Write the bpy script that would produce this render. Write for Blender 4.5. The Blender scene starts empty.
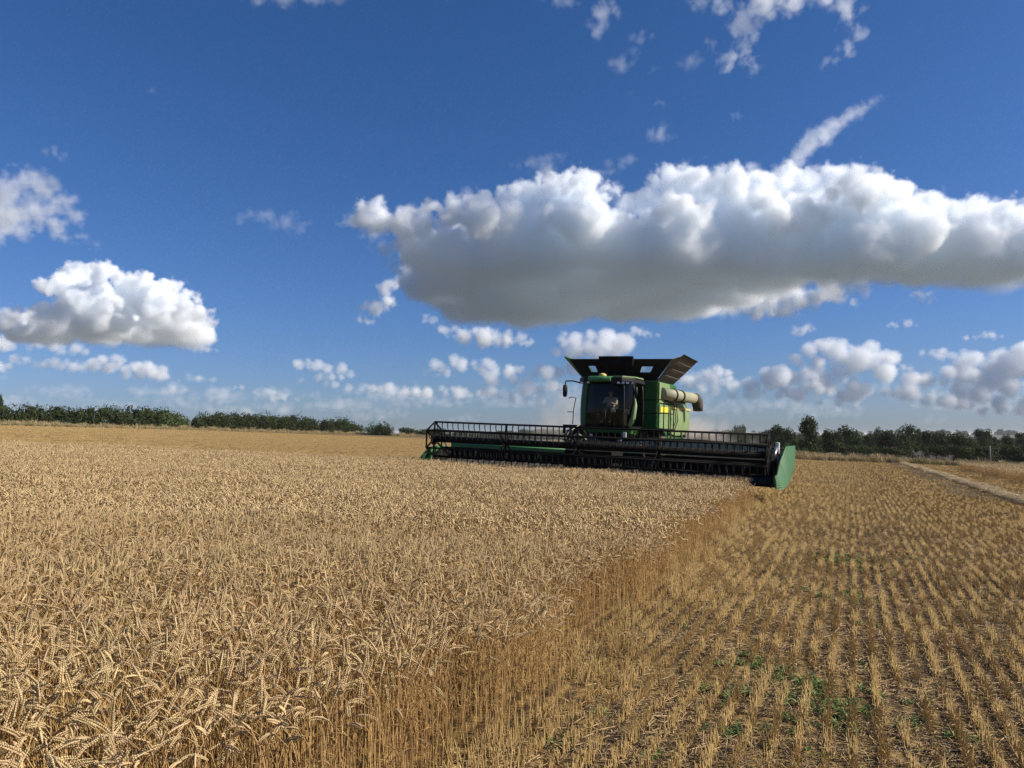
import bpy, bmesh, math, random
import numpy as np
from mathutils import Vector, Matrix, Euler
R = math.radians
sc = bpy.context.scene
COL = sc.collection

# ------------------------------------------------------------------ camera
EYE = Vector((0.0, 0.0, 1.65))
FPX, W, H = 760.0, 1024, 768
PITCH = math.atan(50.0 / FPX)
cam_d = bpy.data.cameras.new('camera')
cam_d.sensor_fit = 'HORIZONTAL'
cam_d.sensor_width = 36.0
cam_d.lens = FPX / W * 36.0
cam_d.clip_start, cam_d.clip_end = 0.05, 60000.0
cam = bpy.data.objects.new('camera', cam_d)
COL.objects.link(cam)
cam.location = EYE
cam.rotation_euler = (math.pi / 2 + PITCH, 0, 0)
sc.camera = cam

# ------------------------------------------------------------------ light
SUN_AZ, SUN_EL = R(97.0), R(33.0)          # azimuth clockwise from the view axis (+Y)
SUN = Vector((math.sin(SUN_AZ) * math.cos(SUN_EL), math.cos(SUN_AZ) * math.cos(SUN_EL), math.sin(SUN_EL)))
world = bpy.data.worlds.new('World')
sc.world = world
world.use_nodes = True
wn = world.node_tree
wn.nodes.clear()
wo = wn.nodes.new('ShaderNodeOutputWorld')
wb = wn.nodes.new('ShaderNodeBackground')
ws = wn.nodes.new('ShaderNodeTexSky')
ws.sky_type = 'NISHITA'
ws.sun_disc = False
ws.sun_elevation = SUN_EL
ws.sun_rotation = SUN_AZ
ws.altitude = 100
ws.air_density = 1.0
ws.dust_density = 0.5
ws.ozone_density = 2.0
wb.inputs['Strength'].default_value = 0.09
# colour grade of the sky: a slightly steeper red channel gives the photograph's deep blue
sp = wn.nodes.new('ShaderNodeSeparateColor'); cb = wn.nodes.new('ShaderNodeCombineColor')
wn.links.new(ws.outputs[0], sp.inputs[0])
for i, (gain, gam) in enumerate(((0.262, 1.22), (0.495, 1.0), (0.81, 1.0))):
    pw = wn.nodes.new('ShaderNodeMath'); pw.operation = 'POWER'; pw.inputs[1].default_value = gam
    ml = wn.nodes.new('ShaderNodeMath'); ml.operation = 'MULTIPLY'; ml.inputs[1].default_value = gain
    wn.links.new(sp.outputs[i], pw.inputs[0]); wn.links.new(pw.outputs[0], ml.inputs[0]); wn.links.new(ml.outputs[0], cb.inputs[i])
wn.links.new(cb.outputs[0], wb.inputs[0])
wn.links.new(wb.outputs[0], wo.inputs[0])
sd = bpy.data.lights.new('sun', 'SUN')
sd.energy = 5.0
sd.angle = R(0.53)
sd.color = (1.0, 0.93, 0.82)
so = bpy.data.objects.new('sun', sd)
COL.objects.link(so)
so.rotation_euler = (-SUN).to_track_quat('-Z', 'Y').to_euler()
so.location = (30, -5, 40)

sc.view_settings.view_transform = 'Standard'
sc.view_settings.look = 'None'
sc.view_settings.exposure = 0.45
sc.view_settings.gamma = 1.0
sc.view_settings.use_curve_mapping = False
sc.render.engine = 'CYCLES'
cy = sc.cycles
cy.max_bounces = 92
cy.diffuse_bounces = 3
cy.glossy_bounces = 2
cy.transmission_bounces = 4
cy.transparent_max_bounces = 12
cy.volume_bounces = 90
cy.volume_step_rate = 3.0
cy.volume_max_steps = 160
cy.use_denoising = True
cy.denoiser = 'OPENIMAGEDENOISE'
cy.denoising_input_passes = 'RGB_ALBEDO_NORMAL'
cy.denoising_prefilter = 'NONE'
cy.use_adaptive_sampling = True
cy.adaptive_threshold = 0.02
cy.adaptive_min_samples = 16

def ray(px, py):
    """unit-depth direction through a pixel of the photograph (y forward)"""
    a, b = (px - W / 2) / FPX, (H / 2 - py) / FPX
    c, s = math.cos(PITCH), math.sin(PITCH)
    v = Vector((a, c - s * b, s + c * b))
    return v / v.y



# ================================================================== helpers
def tag(o, label=None, cat=None, group=None, kind=None):
    if label: o['label'] = label
    if cat: o['category'] = cat
    if group: o['group'] = group
    if kind: o['kind'] = kind
    return o

def empty(name, loc=(0, 0, 0), rot=(0, 0, 0)):
    o = bpy.data.objects.new(name, None)
    o.empty_display_size = 0.1
    o.location, o.rotation_euler = loc, rot
    COL.objects.link(o)
    return o

class MB:
    """collects shapes, then links them as ONE mesh object"""
    def __init__(self):
        self.v, self.f, self.s, self.m = [], [], [], []
    def add(self, vs, fs, smooth=False, mi=0):
        n = len(self.v)
        self.v += [tuple(v) for v in vs]
        self.f += [tuple(i + n for i in f) for f in fs]
        self.s += [smooth] * len(fs)
        self.m += [mi] * len(fs)
        return self
    def box(self, x0, x1, y0, y1, z0, z1, mi=0):
        vs = [(x, y, z) for x in (x0, x1) for y in (y0, y1) for z in (z0, z1)]
        return self.add(vs, [(0, 1, 3, 2), (4, 6, 7, 5), (0, 4, 5, 1), (2, 3, 7, 6), (0, 2, 6, 4), (1, 5, 7, 3)], mi=mi)
    def hexa(self, b, t, mi=0):
        """b, t: four corners each, same winding"""
        return self.add(list(b) + list(t), [(3, 2, 1, 0), (4, 5, 6, 7)] + [(i, (i + 1) % 4, 4 + (i + 1) % 4, 4 + i) for i in range(4)], mi=mi)
    def plate(self, pts, n, mi=0):
        """a plate: polygon pts extruded by vector n"""
        k = len(pts)
        n = Vector(n)
        vs = [Vector(p) for p in pts] + [Vector(p) + n for p in pts]
        return self.add(vs, [tuple(range(k - 1, -1, -1)), tuple(range(k, 2 * k))] + [(i, (i + 1) % k, k + (i + 1) % k, k + i) for i in range(k)], mi=mi)
    def tube(self, pts, r, sides=6, caps=True, mi=0, smooth=True):
        pts = [Vector(p) for p in pts]
        rs = r if isinstance(r, (list, tuple)) else [r] * len(pts)
        n0 = len(self.v)
        up = None
        vs, fs = [], []
        for i, p in enumerate(pts):
            d = (pts[min(i + 1, len(pts) - 1)] - pts[max(i - 1, 0)]).normalized()
            if up is None:
                up = Vector((0, 0, 1)) if abs(d.z) < .9 else Vector((1, 0, 0))
            a = d.cross(up).normalized()
            b = a.cross(d).normalized()
            up = b
            for k in range(sides):
                t = 2 * math.pi * k / sides
                vs.append(p + (a * math.cos(t) + b * math.sin(t)) * rs[i])
        for i in range(len(pts) - 1):
            for k in range(sides):
                k2 = (k + 1) % sides
                fs.append((i * sides + k, i * sides + k2, (i + 1) * sides + k2, (i + 1) * sides + k))
        self.add(vs, fs, smooth, mi)
        if caps:
            m = (len(pts) - 1) * sides
            self.f += [tuple(n0 + k for k in range(sides - 1, -1, -1)), tuple(n0 + m + k for k in range(sides))]
            self.s += [False] * 2
            self.m += [mi] * 2
        return self
    def lathe(self, c, axis, prof, sides=20, mi=0, smooth=True):
        """prof: (distance along axis, radius)"""
        c, ax = Vector(c), Vector(axis).normalized()
        up = Vector((0, 0, 1)) if abs(ax.z) < .9 else Vector((1, 0, 0))
        a = ax.cross(up).normalized()
        b = a.cross(ax)
        vs, fs = [], []
        for h, r in prof:
            for k in range(sides):
                t = 2 * math.pi * k / sides
                vs.append(c + ax * h + (a * math.cos(t) + b * math.sin(t)) * r)
        for i in range(len(prof) - 1):
            for k in range(sides):
                k2 = (k + 1) % sides
                fs.append((i * sides + k, i * sides + k2, (i + 1) * sides + k2, (i + 1) * sides + k))
        return self.add(vs, fs, smooth, mi)
    def mesh(self, name, mats):
        me = bpy.data.meshes.new(name)
        me.from_pydata(self.v, [], self.f)
        for m in (mats if isinstance(mats, (list, tuple)) else [mats]):
            me.materials.append(m)
        me.polygons.foreach_set('use_smooth', self.s)
        me.polygons.foreach_set('material_index', self.m)
        me.update()
        return me
    def build(self, name, mats, parent=None, bevel=0.0, kind=None):
        me = self.mesh(name, mats)
        if bevel:
            bm = bmesh.new(); bm.from_mesh(me)
            es = [e for e in bm.edges if len(e.link_faces) == 2 and e.calc_face_angle(0) > .6]
            bmesh.ops.bevel(bm, geom=es, offset=bevel, segments=2, affect='EDGES', profile=.6)
            bm.to_mesh(me); bm.free()
        o = bpy.data.objects.new(name, me)
        COL.objects.link(o)
        if parent is not None: o.parent = parent
        if kind: o['kind'] = kind
        return o

def link(nt, a, b): nt.links.new(a, b)

def material(name, col, rough=.6, col2=None, scale=4.0, detail=4.0, mix=(0.35, 0.65), metallic=0.0, bump=0.0, bump_scale=40.0, spec=.4,
             vary=0.0, trans=0.0, coords='Object', dust=None, dust_amt=0.0, coat=0.0):
    """principled material with noise colour variation, per-object variation and fine relief"""
    m = bpy.data.materials.new(name)
    m.use_nodes = True
    nt = m.node_tree
    b = nt.nodes['Principled BSDF']
    b.inputs['Roughness'].default_value = rough
    b.inputs['Metallic'].default_value = metallic
    b.inputs['Specular IOR Level'].default_value = spec
    b.inputs['Coat Weight'].default_value = coat
    b.inputs['Base Color'].default_value = (*col, 1)
    tc = nt.nodes.new('ShaderNodeTexCoord')
    out = None
    if col2:
        n = nt.nodes.new('ShaderNodeTexNoise')
        n.inputs['Scale'].default_value = scale; n.inputs['Detail'].default_value = detail; n.inputs['Roughness'].default_value = .6
        link(nt, tc.outputs[coords], n.inputs['Vector'])
        r = nt.nodes.new('ShaderNodeMapRange')
        r.inputs['From Min'].default_value, r.inputs['From Max'].default_value = mix
        link(nt, n.outputs['Fac'], r.inputs['Value'])
        mx = nt.nodes.new('ShaderNodeMix'); mx.data_type = 'RGBA'
        mx.inputs[6].default_value = (*col, 1); mx.inputs[7].default_value = (*col2, 1)
        link(nt, r.outputs[0], mx.inputs[0])
        out = mx.outputs[2]
    if dust_amt:
        n = nt.nodes.new('ShaderNodeTexNoise')
        n.inputs['Scale'].default_value = 1.7; n.inputs['Detail'].default_value = 6; n.inputs['Roughness'].default_value = .65
        link(nt, tc.outputs['Object'], n.inputs['Vector'])
        r = nt.nodes.new('ShaderNodeMapRange')
        r.inputs['From Min'].default_value, r.inputs['From Max'].default_value = .3, .7
        r.inputs['To Min'].default_value, r.inputs['To Max'].default_value = dust_amt * .55, min(1, dust_amt * 1.35)
        link(nt, n.outputs['Fac'], r.inputs['Value'])
        mx = nt.nodes.new('ShaderNodeMix'); mx.data_type = 'RGBA'
        if out is not None: link(nt, out, mx.inputs[6])
        else: mx.inputs[6].default_value = (*col, 1)
        mx.inputs[7].default_value = (*(dust or (.36, .28, .17)), 1)
        link(nt, r.outputs[0], mx.inputs[0])
        out = mx.outputs[2]
    if vary:
        oi = nt.nodes.new('ShaderNodeObjectInfo')
        h = nt.nodes.new('ShaderNodeHueSaturation')
        r = nt.nodes.new('ShaderNodeMapRange')
        r.inputs['To Min'].default_value, r.inputs['To Max'].default_value = 1 - vary, 1 + vary
        link(nt, oi.outputs['Random'], r.inputs['Value']); link(nt, r.outputs[0], h.inputs['Value'])
        r2 = nt.nodes.new('ShaderNodeMapRange')
        r2.inputs['To Min'].default_value, r2.inputs['To Max'].default_value = .5 - vary * .05, .5 + vary * .04
        mm = nt.nodes.new('ShaderNodeMath'); mm.operation = 'FRACT'
        m2 = nt.nodes.new('ShaderNodeMath'); m2.operation = 'MULTIPLY'; m2.inputs[1].default_value = 7.13
        link(nt, oi.outputs['Random'], m2.inputs[0]); link(nt, m2.outputs[0], mm.inputs[0])
        link(nt, mm.outputs[0], r2.inputs['Value']); link(nt, r2.outputs[0], h.inputs['Hue'])
        if out is not None: link(nt, out, h.inputs['Color'])
        else: h.inputs['Color'].default_value = (*col, 1)
        out = h.outputs[0]
    if out is not None:
        link(nt, out, b.inputs['Base Color'])
    if bump:
        n = nt.nodes.new('ShaderNodeTexNoise'); n.inputs['Scale'].default_value = bump_scale; n.inputs['Detail'].default_value = 4
        link(nt, tc.outputs[coords], n.inputs['Vector'])
        bp = nt.nodes.new('ShaderNodeBump'); bp.inputs['Strength'].default_value = bump; bp.inputs['Distance'].default_value = .02
        link(nt, n.outputs['Fac'], bp.inputs['Height']); link(nt, bp.outputs[0], b.inputs['Normal'])
    if trans:
        tr = nt.nodes.new('ShaderNodeBsdfTranslucent')
        ms = nt.nodes.new('ShaderNodeMixShader'); ms.inputs[0].default_value = trans
        if out is not None: link(nt, out, tr.inputs['Color'])
        else: tr.inputs['Color'].default_value = (*col, 1)
        link(nt, b.outputs[0], ms.inputs[1]); link(nt, tr.outputs[0], ms.inputs[2])
        link(nt, ms.outputs[0], nt.nodes['Material Output'].inputs['Surface'])
    return m

# ------------------------------------------------------------------ lie of the land
TH = R(24.0)                                  # drilling rows run along DV, away to the right
PV = Vector((math.cos(TH), -math.sin(TH)))    # across the rows (to the right)
DV = Vector((math.sin(TH), math.cos(TH)))     # along the rows (away)
def smooth(a, b, x):
    t = np.clip((x - a) / (b - a), 0, 1)
    return t * t * (3 - 2 * t)
def gz(x, y):
    """height of the ground: the field tips down to the right, beyond its edges the land falls and levels out"""
    x = np.asarray(x, float); y = np.asarray(y, float)
    field = -.038 * np.clip(x, -140, 120)
    r = np.hypot(x, y)
    far = -7.5 + 3.0 * np.sin(x / 310. + 1.0) * np.sin(y / 420.) + smooth(500, 2600, r) * 4.0
    by = np.interp(x, [-60, -30, 0, 30, 60, 110], [250, 215, 140, 84, 86, 96])
    w = smooth(6, 75, y - by)
    sl = x * PV.x + y * PV.y
    w = np.maximum(w, smooth(8, 110, -(sl + 134)))
    w = np.maximum(w, smooth(115, 240, x))
    return field * (1 - w) + far * w + .03 * np.sin(x * .9 + .3 * y) * np.sin(y * .7) * smooth(3, 9, r)
def g1(x, y): return float(gz(x, y))

EDGE = [(-1.75, 0.2), (-1.22, 1.6), (-.49, 3.34), (.316, 5.45), (1.54, 8.47), (5.8, 19.3), (6.95, 22.2)]
def edge_x(y):
    """right-hand edge of the standing crop at depth y"""
    return np.interp(y, [p[1] for p in EDGE], [p[0] for p in EDGE])
def far_y(x):
    """far edge of the standing crop: along the header, then on to the left"""
    return np.interp(x, [-26, -3.2, -2.95, 6.95, 7.2], [31.5, 26.8, 26.9, 22.25, 22.1])
def in_crop(x, y):
    n = .18 * np.sin(y * 1.7) + .12 * np.sin(y * 4.1 + 1) + .06 * np.sin(y * 9.3)
    return (x < edge_x(y) + n * .8) & (y < far_y(x)) & (y > .9)
def in_crop2(x, y):
    s, a = x * PV.x + y * PV.y, x * DV.x + y * DV.y
    return (s > 8.6) & (a > 46) & (a < 79) & (s < 40)
def in_view(x, y, m=1.12, back=0.6):
    return (y > back) & (np.abs(x) < y * .674 * m + 2.6)
def boundary_y(x):
    """near side of the rough grass at the far end of the field"""
    return np.interp(x, [-60, -30, 0, 30, 60, 110], [250, 215, 140, 84, 86, 96])


# ================================================================== the setting
def ground_material():
    m = bpy.data.materials.new('stubble_field')
    m.use_nodes = True
    nt = m.node_tree
    b = nt.nodes['Principled BSDF']; b.inputs['Roughness'].default_value = .95; b.inputs['Specular IOR Level'].default_value = .1
    geo = nt.nodes.new('ShaderNodeNewGeometry')
    P = geo.outputs['Position']
    def dot(v):
        n = nt.nodes.new('ShaderNodeVectorMath'); n.operation = 'DOT_PRODUCT'
        link(nt, P, n.inputs[0]); n.inputs[1].default_value = v
        return n.outputs['Value']
    def noise(s, d=5, r=.6, v=P, col=False):
        n = nt.nodes.new('ShaderNodeTexNoise'); n.inputs['Scale'].default_value = s; n.inputs['Detail'].default_value = d; n.inputs['Roughness'].default_value = r
        link(nt, v, n.inputs['Vector'])
        return n.outputs['Fac']
    def mr(v, a, c, lo=0., hi=1.):
        n = nt.nodes.new('ShaderNodeMapRange'); n.interpolation_type = 'SMOOTHSTEP'
        link(nt, v, n.inputs[0]); n.inputs[1].default_value = a; n.inputs[2].default_value = c; n.inputs[3].default_value = lo; n.inputs[4].default_value = hi
        return n.outputs[0]
    def mix(f, a, c):
        n = nt.nodes.new('ShaderNodeMix'); n.data_type = 'RGBA'
        if isinstance(f, float): n.inputs[0].default_value = f
        else: link(nt, f, n.inputs[0])
        for i, q in ((6, a), (7, c)):
            if isinstance(q, tuple): n.inputs[i].default_value = (*q, 1)
            else: link(nt, q, n.inputs[i])
        return n.outputs[2]
    def mul(a, c):
        n = nt.nodes.new('ShaderNodeMath'); n.operation = 'MULTIPLY'; n.use_clamp = True
        link(nt, a, n.inputs[0])
        if isinstance(c, float): n.inputs[1].default_value = c
        else: link(nt, c, n.inputs[1])
        return n.outputs[0]
    def M(op, a, c):
        n = nt.nodes.new('ShaderNodeMath'); n.operation = op
        for i, q in ((0, a), (1, c)):
            if isinstance(q, float): n.inputs[i].default_value = q
            else: link(nt, q, n.inputs[i])
        return n.outputs[0]
    across = dot((PV.x, PV.y, 0)); along = dot((DV.x, DV.y, 0))
    wob = M('MULTIPLY', M('SUBTRACT', noise(.5, 3), .5), .25)
    rowph = M('MULTIPLY', M('ADD', across, wob), 2 * math.pi / ROW)
    stripe = mr(M('ADD', M('SINE', rowph, 0.), M('MULTIPLY', M('SUBTRACT', noise(9, 7, .75), .5), 4.5)), -.6, 1.2)
    soil = mix(mr(noise(30, 6, .7), .35, .65), (.042, .028, .017), (.10, .068, .037))
    straw = mix(mr(noise(60, 5, .7), .35, .65), (.27, .17, .06), (.47, .32, .125))
    litter = mr(M('ADD', noise(38, 8, .75), M('MULTIPLY', noise(1.1, 4), .25)), .60, .80)
    near = mix(litter, soil, straw)
    near = mix(mul(stripe, .8), near, straw)
    green = mul(mr(noise(.5, 5, .6), .60, .74), mr(noise(6, 4), .45, .6))
    near = mix(mul(green, .5), near, (.10, .13, .035))
    # land beyond the field: pasture and hedges far away
    sx = nt.nodes.new('ShaderNodeSeparateXYZ'); link(nt, P, sx.inputs[0])
    length = nt.nodes.new('ShaderNodeVectorMath'); length.operation = 'LENGTH'; link(nt, P, length.inputs[0])
    past = mix(mr(noise(.004, 3), .42, .56), (.12, .125, .11), (.22, .21, .185))
    past = mix(mr(noise(.02, 6), .5, .6), past, (.035, .05, .02))
    c = mix(mr(length.outputs['Value'], 170, 260), near, past)
    link(nt, c, b.inputs['Base Color'])
    bp = nt.nodes.new('ShaderNodeBump'); bp.inputs['Strength'].default_value = .9; bp.inputs['Distance'].default_value = .03
    link(nt, noise(22, 7, .7), bp.inputs['Height']); link(nt, bp.outputs[0], b.inputs['Normal'])
    return m

ROW = .138
def build_ground():
    t = np.linspace(-1, 1, 261)
    xs = np.sinh(t * 7.6) / np.sinh(7.6) * 26000
    ty = np.linspace(0, 1, 300)
    ys = np.concatenate([[-3000, -600, -150, -50, -20, -8], -4 + np.sinh(ty * 8.2) / np.sinh(8.2) * 30000])
    X, Y = np.meshgrid(xs, ys)
    Z = gz(X, Y)
    nx, ny = len(xs), len(ys)
    v = np.stack([X, Y, Z], -1).reshape(-1, 3)
    i = np.arange(nx * ny).reshape(ny, nx)
    f = np.stack([i[:-1, :-1], i[:-1, 1:], i[1:, 1:], i[1:, :-1]], -1).reshape(-1, 4)
    me = bpy.data.meshes.new('ground')
    me.vertices.add(len(v)); me.vertices.foreach_set('co', v.ravel())
    me.loops.add(f.size); me.loops.foreach_set('vertex_index', f.ravel().astype(np.int32))
    me.polygons.add(len(f)); me.polygons.foreach_set('loop_start', np.arange(0, f.size, 4, dtype=np.int32))
    me.polygons.foreach_set('use_smooth', np.ones(len(f), bool))
    me.update(); me.validate()
    me.materials.append(ground_material())
    o = bpy.data.objects.new('ground', me)
    COL.objects.link(o)
    tag(o, 'harvested field with straw coloured stubble rows tipping gently down to the right', 'field', kind='structure')
build_ground()

# ------------------------------------------------------------------ scattering one kind of small growth as one object
def scatter(name, variants, pts, rotz, scl, idx, tilt=None, label=None, cat=None, kind='stuff'):
    """variants: meshes. One object whose points carry copies of them."""
    col = bpy.data.collections.new(name + '_kinds')
    for k, me in enumerate(variants):
        col.objects.link(bpy.data.objects.new('%s_%02d' % (name, k), me))
    n = len(pts)
    me = bpy.data.meshes.new(name)
    me.vertices.add(n)
    me.vertices.foreach_set('co', np.asarray(pts, np.float32).ravel())
    a = me.attributes.new('rot', 'FLOAT_VECTOR', 'POINT')
    rv = np.zeros((n, 3), np.float32); rv[:, 2] = rotz
    if tilt is not None: rv[:, :2] = tilt
    a.data.foreach_set('vector', rv.ravel())
    a = me.attributes.new('scl', 'FLOAT_VECTOR', 'POINT')
    sv = np.asarray(scl, np.float32)
    if sv.ndim == 1: sv = np.repeat(sv[:, None], 3, 1)
    a.data.foreach_set('vector', sv.ravel())
    a = me.attributes.new('idx', 'INT', 'POINT'); a.data.foreach_set('value', np.asarray(idx, np.int32))
    ob = bpy.data.objects.new(name, me)
    COL.objects.link(ob)
    ng = bpy.data.node_groups.new(name, 'GeometryNodeTree')
    ng.interface.new_socket('Geometry', in_out='INPUT', socket_type='NodeSocketGeometry')
    ng.interface.new_socket('Geometry', in_out='OUTPUT', socket_type='NodeSocketGeometry')
    N, L = ng.nodes, ng.links
    gi, go = N.new('NodeGroupInput'), N.new('NodeGroupOutput')
    ci = N.new('GeometryNodeCollectionInfo'); ci.inputs['Collection'].default_value = col
    ci.inputs['Separate Children'].default_value = True; ci.inputs['Reset Children'].default_value = True
    ip = N.new('GeometryNodeInstanceOnPoints'); ip.inputs['Pick Instance'].default_value = True
    L.new(gi.outputs[0], ip.inputs['Points']); L.new(ci.outputs[0], ip.inputs['Instance'])
    def attr(nm, t):
        x = N.new('GeometryNodeInputNamedAttribute'); x.data_type = t; x.inputs[0].default_value = nm
        return x.outputs[0]
    L.new(attr('idx', 'INT'), ip.inputs['Instance Index'])
    er = N.new('FunctionNodeEulerToRotation'); L.new(attr('rot', 'FLOAT_VECTOR'), er.inputs[0])
    L.new(er.outputs[0], ip.inputs['Rotation'])
    L.new(attr('scl', 'FLOAT_VECTOR'), ip.inputs['Scale'])
    L.new(ip.outputs[0], go.inputs[0])
    ob.modifiers.new('scatter', 'NODES').node_group = ng
    tag(ob, label, cat, kind=kind)
    return ob

# ------------------------------------------------------------------ clouds: real volumes lit by the sun
def new_nodes(mat_or_world):
    nt = mat_or_world.node_tree
    nt.nodes.clear()
    return nt

def cloud_material(name, dens, aniso=0.5, col=(.984, .9935, 1)):  # default col is tinted blue to paint in the haze of distant air
    m = bpy.data.materials.new(name)
    m.use_nodes = True
    nt = new_nodes(m)
    out = nt.nodes.new('ShaderNodeOutputMaterial')
    pv = nt.nodes.new('ShaderNodeVolumePrincipled')
    pv.inputs['Color'].default_value = (*col, 1)
    pv.inputs['Density'].default_value = dens
    pv.inputs['Density Attribute'].default_value = 'density'
    pv.inputs['Anisotropy'].default_value = aniso
    nt.links.new(pv.outputs[0], out.inputs['Volume'])
    return m

def gmath(ng, op, a, b=None, c=None):
    n = ng.nodes.new('ShaderNodeMath')
    n.operation = op
    for i, v in enumerate((a, b, c)):
        if v is None:
            continue
        if isinstance(v, (int, float)):
            n.inputs[i].default_value = v
        else:
            ng.links.new(v, n.inputs[i])
    return n.outputs[0]

def cloud(name, puffs, D, dens, size, base=None, voxel=8.0, edge=0.22, lump=0.32, lump_mid=0.95, warp=0.38, wisp=0.85, base_soft=45.0,
          aniso=0.0, stretch=(1, 1, 1), seed=0, label=None, group=None, mat=None):
    """puffs: (px, py, radius in px, distance factor). size: metres of the largest lumps. base: height of the flat base."""
    cx = sum(p[0] for p in puffs) / len(puffs)
    az = math.atan2(ray(cx, 384).x, 1.0)
    rot = Matrix.Rotation(az, 3, 'Z')                     # world -> local (local y points at the cloud)
    pts, rad = [], []
    for px, py, r, f in puffs:
        w = ray(px, py) * D * f
        pts.append(rot @ (w + EYE))
        rad.append(r / FPX * D * f)
    rad = np.array(rad)
    # a few radius classes, distances are taken class by class
    lv = np.unique(np.round(np.log(rad) / math.log(1.35)).astype(int))
    cls = np.round(np.log(rad) / math.log(1.35)).astype(int)
    P = np.array(pts)
    pad = size * (lump * 0.6 + warp * 0.5) + voxel * 2
    lo = (P - rad[:, None]).min(0) - pad
    hi = (P + rad[:, None]).max(0) + pad
    if base is not None:
        lo[2] = max(lo[2], base - base_soft * 2)
    cen = (lo + hi) / 2
    P, lo, hi = P - cen, lo - cen, hi - cen
    me = bpy.data.meshes.new(name)
    me.from_pydata([tuple(p) for p in P], [], [])
    at = me.attributes.new('cls', 'INT', 'POINT')
    at.data.foreach_set('value', cls.astype(np.int32))
    ob = bpy.data.objects.new(name, me)
    COL.objects.link(ob)
    ob.rotation_euler = (0, 0, -az)
    ob.location = rot.transposed() @ Vector(cen)
    ng = bpy.data.node_groups.new(name, 'GeometryNodeTree')
    ng.interface.new_socket('Geometry', in_out='INPUT', socket_type='NodeSocketGeometry')
    ng.interface.new_socket('Geometry', in_out='OUTPUT', socket_type='NodeSocketGeometry')
    N, L = ng.nodes, ng.links
    gi, go = N.new('NodeGroupInput'), N.new('NodeGroupOutput')
    pos = N.new('GeometryNodeInputPosition').outputs[0]
    sca = N.new('ShaderNodeVectorMath'); sca.operation = 'DIVIDE'
    L.new(pos, sca.inputs[0]); sca.inputs[1].default_value = tuple(size * s for s in stretch)
    offs = N.new('ShaderNodeVectorMath'); offs.operation = 'ADD'
    L.new(sca.outputs[0], offs.inputs[0]); offs.inputs[1].default_value = (seed * 7.31, seed * 3.7, seed * 1.9)
    unit = offs.outputs[0]
    # domain warp
    nz = N.new('ShaderNodeTexNoise'); nz.inputs['Scale'].default_value = 1.1; nz.inputs['Detail'].default_value = 3
    L.new(unit, nz.inputs['Vector'])
    sub = N.new('ShaderNodeVectorMath'); sub.operation = 'SUBTRACT'
    L.new(nz.outputs['Color'], sub.inputs[0]); sub.inputs[1].default_value = (.5, .5, .5)
    sw = N.new('ShaderNodeVectorMath'); sw.operation = 'SCALE'
    L.new(sub.outputs[0], sw.inputs[0]); sw.inputs['Scale'].default_value = warp * size * 2
    wp = N.new('ShaderNodeVectorMath'); wp.operation = 'ADD'
    L.new(pos, wp.inputs[0]); L.new(sw.outputs[0], wp.inputs[1])
    an = N.new('GeometryNodeInputNamedAttribute'); an.data_type = 'INT'; an.inputs[0].default_value = 'cls'
    d = None
    for k in lv:
        cmp_ = N.new('FunctionNodeCompare'); cmp_.data_type = 'INT'; cmp_.operation = 'EQUAL'
        L.new(an.outputs[0], cmp_.inputs[2]); cmp_.inputs[3].default_value = int(k)
        sp = N.new('GeometryNodeSeparateGeometry'); sp.domain = 'POINT'
        L.new(gi.outputs[0], sp.inputs[0]); L.new(cmp_.outputs[0], sp.inputs[1])
        pr = N.new('GeometryNodeProximity'); pr.target_element = 'POINTS'
        L.new(sp.outputs[0], pr.inputs['Geometry']); L.new(wp.outputs[0], pr.inputs['Sample Position'])
        dk = gmath(ng, 'SUBTRACT', pr.outputs['Distance'], float(1.35 ** int(k)))
        if d is None:
            d = dk
        else:
            n = N.new('ShaderNodeMath'); n.operation = 'SMOOTH_MIN'
            L.new(d, n.inputs[0]); L.new(dk, n.inputs[1]); n.inputs[2].default_value = size * 0.3
            d = n.outputs[0]
    d0 = d
    vo = N.new('ShaderNodeTexVoronoi'); vo.feature = 'F1'
    vo.inputs['Scale'].default_value = 2.0; vo.inputs['Detail'].default_value = 3.0; vo.inputs['Roughness'].default_value = 0.55
    vo.inputs['Lacunarity'].default_value = 2.3
    wv = N.new('ShaderNodeVectorMath'); wv.operation = 'MULTIPLY_ADD'
    L.new(nz.outputs['Color'], wv.inputs[0]); wv.inputs[1].default_value = (.35, .35, .35); L.new(unit, wv.inputs[2])
    L.new(wv.outputs[0], vo.inputs['Vector'])
    bump = gmath(ng, 'MULTIPLY', gmath(ng, 'SUBTRACT', vo.outputs['Distance'], lump_mid), size * lump)
    d = gmath(ng, 'ADD', d, bump)
    if True:
        nw = N.new('ShaderNodeTexNoise'); nw.inputs['Scale'].default_value = 2.2; nw.inputs['Detail'].default_value = 6
        nw.inputs['Roughness'].default_value = .62
        L.new(wv.outputs[0], nw.inputs['Vector'])
        d = gmath(ng, 'ADD', d, gmath(ng, 'MULTIPLY', gmath(ng, 'SUBTRACT', nw.outputs['Fac'], 0.5), size * wisp))
    if base is not None:
        sz = N.new('ShaderNodeSeparateXYZ'); L.new(pos, sz.inputs[0])
        fl = N.new('ShaderNodeMapRange'); L.new(sz.outputs[2], fl.inputs['Value'])
        fl.inputs['From Min'].default_value = base - cen[2] + 20; fl.inputs['From Max'].default_value = base - cen[2] + size * 1.6
        fl.inputs['To Min'].default_value = 0.25; fl.inputs['To Max'].default_value = 1.0
        mm = N.new('ShaderNodeMix'); mm.data_type = 'FLOAT'
        L.new(fl.outputs[0], mm.inputs[0]); L.new(d0, mm.inputs[2]); L.new(d, mm.inputs[3])
        d = mm.outputs[0]
    den = N.new('ShaderNodeMath'); den.operation = 'DIVIDE'; den.use_clamp = True
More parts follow.
